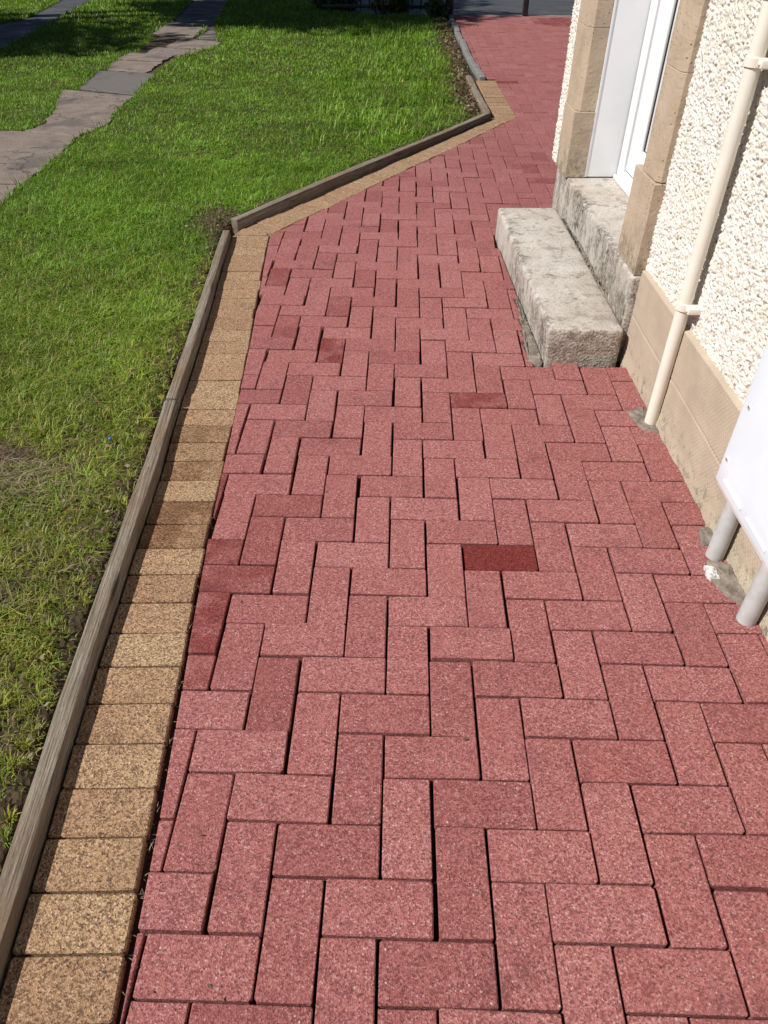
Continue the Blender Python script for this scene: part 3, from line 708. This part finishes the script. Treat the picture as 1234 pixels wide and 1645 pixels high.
hp('bottom_rail', box(.2125, .231, .43, .998, .378, .50, .005), M['pvc'], door)
hp('bead', box(.222, .2315, .985, .9965, .505, 2.04, .003), M['black_gap'], door)
hp('pane', box(.224, .2318, .45, .982, .505, 2.04, .003), M['pvc'], door)
hp('cill', box(.19, .204, .33, 1.262, .314, .334, .004), M['pvc'], door)

# ------------------------------------------------------------------ steps
def stepobj(name, a0, a1, d0, d1, z0, z1, mat, label, seed, skew=0., r=.012):
    L_, W_ = a1-a0, d1-d0; V, F = rbox(W_, L_, z1-z0, r=r, step=.022, amp=.0026, freq=6, seed=seed, amp2=.0006, freq2=60)
    V[:, 0] -= skew*(V[:, 1]/L_+.5)*(.5-V[:, 0]/W_)
    o = mesh_obj(name, V, F, mat); c = hw((a0+a1)/2, (d0+d1)/2, z0); o.location = c; o.rotation_euler = (0, 0, HA); tag(o, label, 'step'); return o
def two_tone(o, side):
    o.data.materials.append(side)
    for p in o.data.polygons:
        if p.normal.y < -.6: p.material_index = 1
s1 = stepobj('stone_step', .005, 1.385, .034, .315, -.045, .137, M['concrete'], 'lower worn grey concrete step, standing on the red bricks', 31, .02, .014); two_tone(s1, M['concrete_rough'])
s2 = stepobj('stone_step', .062, 1.515, -.26, .031, -.04, .313, M['concrete'], 'upper grey stone step right under the white door', 32, .0, .010); two_tone(s2, M['concrete_rough'])
# cement fillets at the foot of the lower step
def patch(name, pts, zc, mat, parent, zb=-.03, seed=0):
    """low domed lump of cement over an outline, in world coordinates"""
    P = []
    for q in range(len(pts)):
        a = np.array(pts[q]); b = np.array(pts[(q+1) % len(pts)]); n = max(1, int(np.linalg.norm(b-a)/.008))
        for t in range(n): P.append(a+(b-a)*t/n+(rng.random(2)-.5)*.007)
    P = np.array(P); c = P.mean(0); V = []; F = []; n = len(P); rings = [(1, zb), (1, zc*.3), (.93, zc*.7), (.75, zc), (.55, zc*.9), (.3, zc*1.05)]
    for s, z in rings:
        for p in P:
            q = c+(p-c)*s; V.append((q[0], q[1], z+(min(.006, zc*.5)*(rng.random()-.5) if z > 0 else 0)))
    for i in range(len(rings)-1):
        for k in range(n): k2 = (k+1) % n; F.append((i*n+k, i*n+k2, (i+1)*n+k2, (i+1)*n+k))
    F.append(tuple(range((len(rings)-1)*n, len(rings)*n)))
    o = mesh_obj(name, V, F, mat, None); o.parent = parent; o.matrix_parent_inverse = parent.matrix_world.inverted(); return o
bpy.context.view_layer.update()
patch('cement_fillet', [(.615, 2.032), (.668, 2.032), (.640, 2.62), (.632, 2.62)], .003, M['mortar'], s1)
patch('cement_fillet', [(.945, 2.20), (.958, 2.20), (.915, 3.36), (.903, 3.36)], .146, M['mortar'], s1, zb=.12)

# ------------------------------------------------------------------ downpipe
PB = hw(-.405, .0235, 0)
dp = tag(empty('downpipe', (PB[0], PB[1], -.02), HA), 'thin cream downpipe on the roughcast wall beside the door', 'downpipe')
V, F = tube([(0, 0, 0), (0, 0, .5), (0, 0, 1.08), (0, 0, 2.85)], .0205, 28); edgesplit(mesh_obj('pipe', V, F, M['pipe_paint'], dp))
V, F = tube([(0, 0, 1.20), (0, 0, 1.203), (0, 0, 1.33), (0, 0, 1.333)], [.022, .0255, .0255, .022], 28); edgesplit(mesh_obj('socket', V, F, M['pipe_paint'], dp))
def bracket(z):
    V, F = tube([(0, 0, z-.011), (0, 0, z-.010), (0, 0, z+.010), (0, 0, z+.011)], [.0225, .0245, .0245, .0225], 28)
    o = mesh_obj('bracket', V, F, M['pipe_paint'], dp); edgesplit(o)
    V, F = box(-.002, .052, -.046, -.012, z-.010, z+.010, .003); f = mesh_obj('flange', V, F, M['pipe_paint'], o)
    V, F = tube([(-.005, -.036, z), (-.0015, -.036, z)], .0045, 12); mesh_obj('screw', V, F, M['pipe_paint'], o)
for z in (.44, 1.075): bracket(z)
patch('mortar_patch', [hw(-.47, .010)[:2], hw(-.44, .065)[:2], hw(-.34, .085)[:2], hw(-.30, .02)[:2]][::-1], .004, M['mortar'], path)

# ------------------------------------------------------------------ meter box with two conduits
MB = hw(-1.24, .0, 0)
mb = tag(empty('meter_box', (MB[0], MB[1], .258), HA), 'white plastic meter box on the wall above two grey conduits', 'meter box')
# local: x towards the house, front at x=-.105; y 0..: far edge at y=+.18
mesh_obj('case', *box(-.075, .045, -.195, .178, .006, .60, .006), M['meter_lip'], mb)
fr = mesh_obj('lid_frame', *box(-.101, -.076, -.207, .192, -.014, .616, .005), M['meter_lip'], mb)
V, F = rbox(.022, .385, .596, r=.010, step=.06, amp=0); V += np.array([-.1045, -.0075, .006])
lid = mesh_obj('lid', V, F, M['meter_lid'], mb)
for (yy, zz, L_) in ((.085, .036, .11), (-.055, .036, .11)):
    mesh_obj('rib', *box(-.1185, -.1158, yy-L_/2, yy+L_/2, zz-.004, zz+.004, .0012), M['meter_lid'], lid)
for (yy, zz) in ((.150, .235), (.158, .085)):
    V, F = tube([(-.1165, yy, zz), (-.1156, yy, zz)], .0095, 20); V2, F2 = tube([(-.1168, yy, zz), (-.1150, yy, zz)], [.0068, .0075], 16)
    s_ = mesh_obj('screw', V2, F2, M['pvc'], lid); mesh_obj('slot', *box(-.1174, -.1166, yy-.0055, yy+.0055, zz-.0012, zz+.0012, .0003), M['black_gap'], s_)
def conduit(a, d, lab):
    c = hw(a, d, -.04); e = empty('conduit', c, HA)
    V, F = tube([(0, 0, 0), (0, 0, .15), (0, 0, .298)], .0235, 28); o = mesh_obj('conduit', V, F, M['conduit']); edgesplit(o); bpy.data.objects.remove(e)
    o.name = 'conduit'; o.location = c; o.rotation_euler = (0, .0, HA); tag(o, lab, 'conduit', 'grey conduits under the meter box'); return o
conduit(-1.055, .033, 'grey conduit under the meter box, the one nearer the step')
conduit(-1.285, .036, 'grey conduit under the meter box, the one nearer the viewer')
for k, pl in enumerate([[(-1.02, .004), (-.95, .004), (-.945, .04), (-1.02, .06)], [(-1.24, .005), (-1.09, .005), (-1.075, .06), (-1.15, .078), (-1.22, .05)]]):
    patch('mortar_patch', [hw(a, d)[:2] for a, d in pl], .009, M['mortar'], path)
patch('paint_splash', [hw(a, d)[:2] for a, d in [(-1.155, .056), (-1.105, .052), (-1.10, .075), (-1.125, .086), (-1.15, .08)]], .011, M['white_splash'], path)

# ------------------------------------------------------------------ grass
def blades(N, x, y, h, wd, lean, az, col, z=None):
    """each blade: two bent segments"""
    if z is None: z = lawn_z(x, y)-.004
    dx, dy = np.cos(az), np.sin(az); sx, sy = -dy*wd*.5, dx*wd*.5
    m1 = h*.55; l1 = h*lean*.35; l2 = h*lean; hz = h*np.sqrt(np.maximum(.06, 1-np.minimum(lean, .97)**2))
    V = np.empty((N, 5, 3))
    V[:, 0] = np.stack([x-sx, y-sy, z], -1); V[:, 1] = np.stack([x+sx, y+sy, z], -1)
    V[:, 2] = np.stack([x+dx*l1+sx*.75, y+dy*l1+sy*.75, z+hz*.62], -1); V[:, 3] = np.stack([x+dx*l1-sx*.75, y+dy*l1-sy*.75, z+hz*.62], -1)
    V[:, 4] = np.stack([x+dx*l2, y+dy*l2, z+hz*(1-.25*lean)], -1)
    return V, col
def soil_mask(x, y):
    """1 = good turf, 0 = bare"""
    lim = lawn_limit(y); d = lim-x
    m = np.clip(1.5*fbm(x*2.3, y*2.3, 50)+.02+.5*np.clip((y-1.5)/1.2, 0, 1), 0, 1)
    near = np.clip((2.6-y)/1.6, 0, 1)
    m = m*(1-.22*near*np.clip(1.25-d*1.3, 0, 1))+.12
    edge = np.clip((d-.01-.04*fbm(x*7, y*7, 60))/.07, 0, 1); m = m*(.28+.72*edge)
    bed = np.clip((y-5.8)/.5, 0, 1)*np.clip((.26-d+.30*fbm(x*3, y*3, 65)-.1)/.2, 0, 1); m = m*(1-.85*bed)
    m = m*(1-.95*np.clip(1.2-np.hypot((x+.90)/.16, (y-3.52)/.22), 0, 1))
    m = m*(1-.97*np.clip(1.9*(1.15-np.hypot((x+1.12)/.17, (y-1.33)/.10)), 0, 1))
    m = m*(1-.97*np.clip((y-11.9)/.25, 0, 1)*np.clip((x+.75+(y-12.2)*.6)/.3, 0, 1))
    return m
DIRT = [(-2.2, 3.2), (-2.22, 6.5), (-2.32, 7.5), (-2.3, 9.6), (-2.6, 10.3), (-2.9, 10.3), (-2.8, 8.5), (-2.82, 7.6), (-2.76, 6.6), (-2.62, 5.5), (-2.75, 4.5), (-2.75, 3.2)]
def not_paved(x, y, grow=0.):
    r = np.ones(x.shape, bool)
    for pl in SLABS+[WETP, TARM, DIRT]: r &= ~inpoly(x, y, pl)
    return r
allV, allC = [], []
def scatter(x0, x1, y0, y1, dens, hh, ww, seed, tuft=1, sp=.012, leanr=(.2, .9)):
    g = np.random.default_rng(seed); n = int((x1-x0)*(y1-y0)*dens/tuft)
    cx = x0+(x1-x0)*g.random(n); cy = y0+(y1-y0)*g.random(n)
    # only where the camera, or one a step aside, can look
    dpx = (cx-CAM.x)/np.maximum(cy-CAM.y, .3)
    ok = (cx < lawn_limit(cy)-.004) & (dpx > -1.02) & not_paved(cx, cy) & (g.random(n) < soil_mask(cx, cy))
    cx, cy = cx[ok], cy[ok]; n = len(cx)
    x = np.repeat(cx, tuft)+g.normal(0, sp, n*tuft); y = np.repeat(cy, tuft)+g.normal(0, sp, n*tuft); N = n*tuft
    ok = (x < lawn_limit(y)-.002) & not_paved(x, y); x, y = x[ok], y[ok]; tid = np.repeat(np.arange(n), tuft)[ok]; N = len(x)
    big = fbm(x*1.7, y*1.7, 70); mid = fbm(x*9, y*9, 72); qual = soil_mask(x, y)
    h = hh*(.55+.9*g.random(N))*(.7+.6*mid)*(.62+.5*qual); wd = ww*(.7+.6*g.random(N))
    lean = leanr[0]+(leanr[1]-leanr[0])*g.random(N); az = g.random(n)[tid]*6.283+g.normal(0, 1.0, N)
    lush = np.clip((y-.7)/2.6, 0, 1)*.8+.35*(big-.4)
    c1 = np.array([.142, .280, .022]); c2 = np.array([.245, .295, .042]); c3 = np.array([.36, .34, .07]); c4 = np.array([.36, .29, .15])
    t = g.random(N); base = c1+(c2-c1)*np.clip((1-lush)[:, None]*.9+.35*(mid[:, None]-.5), 0, 1)
    base = base*((.55+.9*g.random(N))*(.62+.76*fbm(x*3.1, y*3.1, 81))*(.75+.5*fbm(x*17, y*17, 83)))[:, None]
    yel = t < .015+.05*(big > .55)+.36*np.clip(1-lush-.25, 0, 1)*(mid > .42); base[yel] = c3*(.7+.6*g.random(yel.sum()))[:, None]
    straw = t > .998-.13*np.clip(1-lush-.15, 0, 1); base[straw] = c4*(.6+.6*g.random(straw.sum()))[:, None]
    V, c = blades(N, x, y, h, wd, lean, az, base); allV.append(V); allC.append(c)
scatter(-2.3, -.55, -.4, 2.4, 30000, .036, .0026, 101, tuft=9, sp=.016, leanr=(.55, 1.1))
scatter(-1.9, -.55, -.4, 2.6, 2600, .075, .0036, 102, tuft=11, sp=.010, leanr=(.85, 1.2))
scatter(-3.6, .2, 2.2, 4.6, 22500, .034, .0031, 103, tuft=6, sp=.02, leanr=(.6, 1.15))
scatter(-3.2, .2, 2.2, 5.2, 1500, .075, .0042, 104, tuft=9, sp=.014, leanr=(.85, 1.2))
scatter(-5.6, .8, 4.4, 7.6, 12200, .029, .0048, 105, tuft=5, sp=.03, leanr=(.6, 1.15))
scatter(-9.0, .85, 7.4, 10.4, 4700, .032, .0075, 106, tuft=4, sp=.04, leanr=(.4, 1.))
scatter(-11., .85, 10.2, 16, 2500, .036, .010, 107, tuft=4, sp=.05, leanr=(.25, .9))
scatter(-.6, .9, 5.0, 12.2, 700, .075, .007, 108, tuft=8, sp=.03, leanr=(.3, 1.0))
# tight yellow-green tufts and dead blades on the thin ground by the timber
g = np.random.default_rng(210); n = 1250; cy = -.3+3.3*g.random(n)**1.2; cx = lawn_limit(cy)-.015-.75*g.random(n)**1.3; r_ = .35+.65*g.random(n); K = 26
x = np.repeat(cx, K)+g.normal(0, .010, n*K)*np.repeat(r_, K); y = np.repeat(cy, K)+g.normal(0, .010, n*K)*np.repeat(r_, K); az = np.arctan2(y-np.repeat(cy, K), x-np.repeat(cx, K))+g.normal(0, .5, n*K)
ok = (x < lawn_limit(y)-.003); x, y, az = x[ok], y[ok], az[ok]; tid = np.repeat(np.arange(n), K)[ok]; N = len(x); hue = g.random(n)[tid]
base = np.array([.16, .25, .026])*(1-hue)[:, None]+np.array([.38, .37, .07])*hue[:, None]; base = base*(.55+.8*g.random(N))[:, None]
V, c = blades(N, x, y, .034*np.repeat(r_, K)[ok]*(.6+.8*g.random(N)), .0026*np.ones(N), .35+.6*g.random(N), az, base); allV.append(V); allC.append(c)
n = 5200; y = -.3+3.4*g.random(n); x = lawn_limit(y)-.01-.95*g.random(n); ok = vnoise(x*6, y*6, 90) > .4; x, y = x[ok], y[ok]; n = len(x)
V, c = blades(n, x, y, .05*(.4+g.random(n)), .0022*np.ones(n), .93+.07*g.random(n), g.random(n)*6.283, np.array([.34, .27, .16])*(.35+.75*g.random(n))[:, None]); V[:, :, 2] += .006*g.random(n)[:, None]; allV.append(V); allC.append(c)
# grass overhanging the slab edges
for pl in SLABS+[TARM]:
    for q in range(len(pl)):
        a = np.array(pl[q]); b = np.array(pl[(q+1) % len(pl)]); L_ = np.linalg.norm(b-a)
        if a[1] > 14 or b[1] > 14 or abs(b[0]-a[0]) > abs(b[1]-a[1]): continue
        g = np.random.default_rng(int(abs(a[0]*1000)+abs(a[1]*77))); n = int(L_*170); t = g.random(n); x = a[0]+(b[0]-a[0])*t; y = a[1]+(b[1]-a[1])*t
        x += g.normal(0, .018, n); y += g.normal(0, .018, n)
        ok = not_paved(x, y); x, y = x[ok], y[ok]; n = len(x)
        base = np.array([.11, .22, .02])*(.5+.9*g.random(n))[:, None]
        V, c = blades(n, x, y, .055*(.5+g.random(n)), .006*np.ones(n), .3+.6*g.random(n), g.random(n)*6.283, base); allV.append(V); allC.append(c)
# dry cut stalks lying near the bare patch
g = np.random.default_rng(5); n = 420; x = -1.02+g.normal(0, .10, n); y = 1.19+g.normal(0, .055, n); ok = x < lawn_limit(y)-.05; x, y = x[ok], y[ok]; n = len(x)
V, c = blades(n, x, y, .075*(.5+g.random(n)), .0034*np.ones(n), .9+.1*g.random(n), g.normal(.1, .7, n)+np.where(g.random(n) < .5, 3.14, 0), np.array([.34, .27, .18])*(.5+.8*g.random(n))[:, None]); V[:, :, 2] += .008*g.random(n)[:, None]; allV.append(V); allC.append(c)
n = 90; y = g.random(n)*1.6-.15; x = interp(RED_L, y)-.010
V, c = blades(n, x, y, .022*(.5+g.random(n)), .0018*np.ones(n), .85+.1*g.random(n), g.random(n)*6.283, np.array([.30, .25, .15])*(.4+.8*g.random(n))[:, None], np.full(n, -.016)); allV.append(V); allC.append(c)
V = np.concatenate(allV); Cc = np.concatenate(allC); N = len(V); print('BLADES', N)
b0 = (np.arange(N)*5)[:, None]
loops = np.concatenate([b0+np.array([[0, 1, 2, 3]]), b0+np.array([[3, 2, 4]])], 1).ravel()
starts = np.stack([np.arange(N)*7, np.arange(N)*7+4], -1).ravel(); tot = np.tile([4, 3], N)
lawn = big_mesh('grass', V.reshape(-1, 3), loops, starts, tot, M['grass'])
at = lawn.data.attributes.new('bc', 'FLOAT_COLOR', 'POINT'); cc = np.ones((N*5, 4), np.float32); cc[:, :3] = np.repeat(Cc, 5, 0); at.data.foreach_set('color', cc.ravel())
kind(lawn, 'stuff', 'green lawn grass, thinner and yellower near the timber')

# ------------------------------------------------------------------ leafy things
def leaf_cloud(name, centres, radii, n, size, cols, parent, seed, flat=.6):
    g = np.random.default_rng(seed); centres = np.array(centres); radii = np.array(radii)
    w_ = radii**2/np.sum(radii**2); k = g.choice(len(centres), n, p=w_); d = g.normal(size=(n, 3)); d /= np.linalg.norm(d, axis=1, keepdims=True)
    P = centres[k]+d*(radii[k]*g.random(n)**.4)[:, None]
    nrm = d*.5+g.normal(size=(n, 3))*flat+np.array([0, 0, .5]); nrm /= np.linalg.norm(nrm, axis=1, keepdims=True)
    t = np.cross(nrm, g.normal(size=(n, 3))); t /= np.linalg.norm(t, axis=1, keepdims=True); b = np.cross(nrm, t); s = (size*(.6+.8*g.random(n)))[:, None]
    V = np.stack([P-t*s, P+b*s*.42+nrm*s*.08, P+t*s, P-b*s*.42+nrm*s*.08], 1).reshape(-1, 3)
    V[:, 2] = np.maximum(V[:, 2], .012)
    o = big_mesh(name, V, np.arange(4*n), np.arange(n)*4, np.full(n, 4), M['leaves']); o.parent = parent
    cols = np.array(cols); c = cols[g.integers(0, len(cols), n)]*(.6+.8*g.random(n))[:, None]
    at = o.data.attributes.new('bc', 'FLOAT_COLOR', 'POINT'); cc = np.ones((4*n, 4), np.float32); cc[:, :3] = np.repeat(c, 4, 0); at.data.foreach_set('color', cc.ravel()); return o
def tree(x, y, h, cr, label, seed, n=5200):
    g = random.Random(seed); e = tag(empty('tree', (x, y, -.05)), label, 'tree', 'trees beyond the lawn')
    top = h-cr*.6; pts = [(0, 0, 0), (.05, .02, h*.3), (-.06, .05, h*.55), (.02, 0, top)]
    V, F = tube(pts, [.2, .15, .11, .04], 14); o = mesh_obj('trunk', V, F, M['bark'], e)
    C, R = [], []
    for k in range(13):
        a = g.random()*6.283; rr = cr*(.35+.55*g.random()); cz = h*.62+g.random()*cr*1.1; c = (math.cos(a)*rr, math.sin(a)*rr, cz); C.append(c); R.append(cr*(.28+.22*g.random()))
        V, F = tube([(0, 0, h*.42+.1*k*.2), (c[0]*.5, c[1]*.5, cz*.85), c], [.06, .035, .012], 8); mesh_obj('limb', V, F, M['bark'], o)
    leaf_cloud('crown', C, R, int(n*(cr/1.9)**2), .12, [(.05, .10, .02), (.075, .13, .025), (.035, .075, .018)], e, seed)
tree(-6.6, 11.2, 7.0, 1.9, 'leafy tree standing off the far end of the old footpath', 1)
tree(-10.9, 8.7, 6.6, 2.5, 'leafy tree shading the dark tarmac strip beyond the lawn', 2)
tree(-7.6, 10.3, 11.0, 2.2, 'tall leafy tree whose shade reaches the road', 3)

# ------------------------------------------------------------------ fence, gate posts, shrubs at the road
fn = tag(empty('metal_fence', (-1.2, 12.35, 0)), 'black metal railing along the road at the end of the lawn', 'fence')
for z in (.10, .98): mesh_obj('rail', *box(.1, 1.86, -.02, .02, z-.022, z+.022, .004), M['black_metal'], fn)
pk = None
for k in range(14):
    x = .16+k*.125
    if pk is None:
        V, F = tube([(0, 0, .06), (0, 0, 1.1)], .009, 8); pk = mesh_obj('picket', V, F, M['black_metal'], fn); pk.location = (x, 0, 0)
    else:
        o = pk.copy(); COL.objects.link(o); o.location = (x, 0, 0)
def post(x, y, w_, lab):
    e = tag(empty('gate_post', (x, y, -.05)), lab, 'post', 'gate posts at the road')
    mesh_obj('shaft', *box(-w_/2, w_/2, -w_/2, w_/2, 0, 1.25, .006), M['black_metal'], e)
    mesh_obj('cap', *box(-w_/2-.008, w_/2+.008, -w_/2-.008, w_/2+.008, 1.252, 1.275, .006), M['black_metal'], e)
    mesh_obj('hinge', *box(w_/2+.001, w_/2+.03, -.02, .02, .85, .9, .004), M['black_metal'], e)
post(.745, 12.28, .11, 'black metal gate post where the lawn meets the road')
post(1.855, 12.35, .075, 'black metal gate post standing alone in the red path end')
def shrub(x, y, h, r, n, lab, seed, size=.035):
    g = random.Random(seed); e = tag(empty('shrub', (x, y, 0)), lab, 'shrub', 'shrubs under the railing')
    C, R = [], []
    for k in range(9):
        a = g.random()*6.283; q = r*g.random()*.7; c = (math.cos(a)*q, math.sin(a)*q*.7, h*(.15+.75*g.random())); C.append(c); R.append(r*(.3+.25*g.random()))
    V, F = tube([(0, 0, -.03), (.01, .01, h*.4), (.02, -.01, h*.8)], [.014, .01, .004], 8); st_ = mesh_obj('stem', V, F, M['bark'], e)
    leaf_cloud('foliage', C, R, n, size, [(.045, .085, .02), (.09, .11, .03), (.13, .10, .045), (.03, .06, .016)], e, seed)
shrub(.52, 12.02, .50, .20, 900, 'small brownish shrub beside the corner gate post', 41)
shrub(-.02, 12.30, .30, .34, 1300, 'low green shrub sprawling under the black railing', 42)
shrub(-.95, 12.75, .30, .42, 1500, 'low dark shrub at the far edge of the lawn, left of the railing', 43)

# ------------------------------------------------------------------ leaf litter on the bare soil
g = np.random.default_rng(77); n = 2600
y = np.r_[5.9+6.3*g.random(n-700), 3.3*g.random(500)-.2, 3.3+.5*g.random(200)]; x = lawn_limit(y)-.01-np.abs(g.normal(0, .12, n)); ok = not_paved(x, y); x, y = x[ok], y[ok]; n = len(x)
nc = 70; yc = -.1+4.6*g.random(nc); xc = interp(RED_L, np.minimum(yc, 3.3))-.02+np.abs(g.normal(0, .35, nc)); kc = (xc < .58) & ((xc-D0[0])*DN[0]+(yc-D0[1])*DN[1] > .03); xc, yc = xc[kc], yc[kc]; nc = len(xc)
x = np.r_[x, xc]; y = np.r_[y, yc]; n = len(x); onp = np.arange(n) >= n-nc
sz = np.where(onp, .0038, np.where(y > 5, .016, .008))*(.5+g.random(n)); an = g.random(n)*6.283; z = np.where(onp, .0035, lawn_z(x, y)+.008+.01*g.random(n)); ti = g.normal(0, .35, (n, 2))
cx_, sx_ = np.cos(an)*sz, np.sin(an)*sz
V = np.stack([np.stack([x-cx_, y-sx_, z-ti[:, 0]*sz], -1), np.stack([x+sx_*.5, y-cx_*.5, z+ti[:, 1]*sz], -1), np.stack([x+cx_, y+sx_, z+ti[:, 0]*sz], -1), np.stack([x-sx_*.5, y+cx_*.5, z-ti[:, 1]*sz], -1)], 1).reshape(-1, 3)
lit = big_mesh('leaf_litter', V, np.arange(4*n), np.arange(n)*4, np.full(n, 4), M['leaves']); at = lit.data.attributes.new('bc', 'FLOAT_COLOR', 'POINT')
cc = np.ones((4*n, 4), np.float32); cols = np.array([[.15, .085, .04], [.20, .135, .075], [.08, .05, .03], [.27, .215, .145]]); cc[:, :3] = np.repeat(cols[g.integers(0, 4, n)]*(.6+.7*g.random(n))[:, None], 4, 0); at.data.foreach_set('color', cc.ravel())
kind(lit, 'stuff', 'brown dead leaves and bits on the bare soil')

# ------------------------------------------------------------------ small things
V, F = tube([(0, 0, 0), (0, 0, .004), (0, 0, .009), (0, 0, .0105)], [.0045, .005, .005, .0036], 18); o = mesh_obj('bottle_cap', V, F, M['blue_plastic']); o.location = (-.797, 1.412, float(lawn_z(-.797, 1.412))+.018); o.rotation_euler = (.4, .2, 0); tag(o, 'tiny bright blue plastic cap lying in the grass', 'cap')
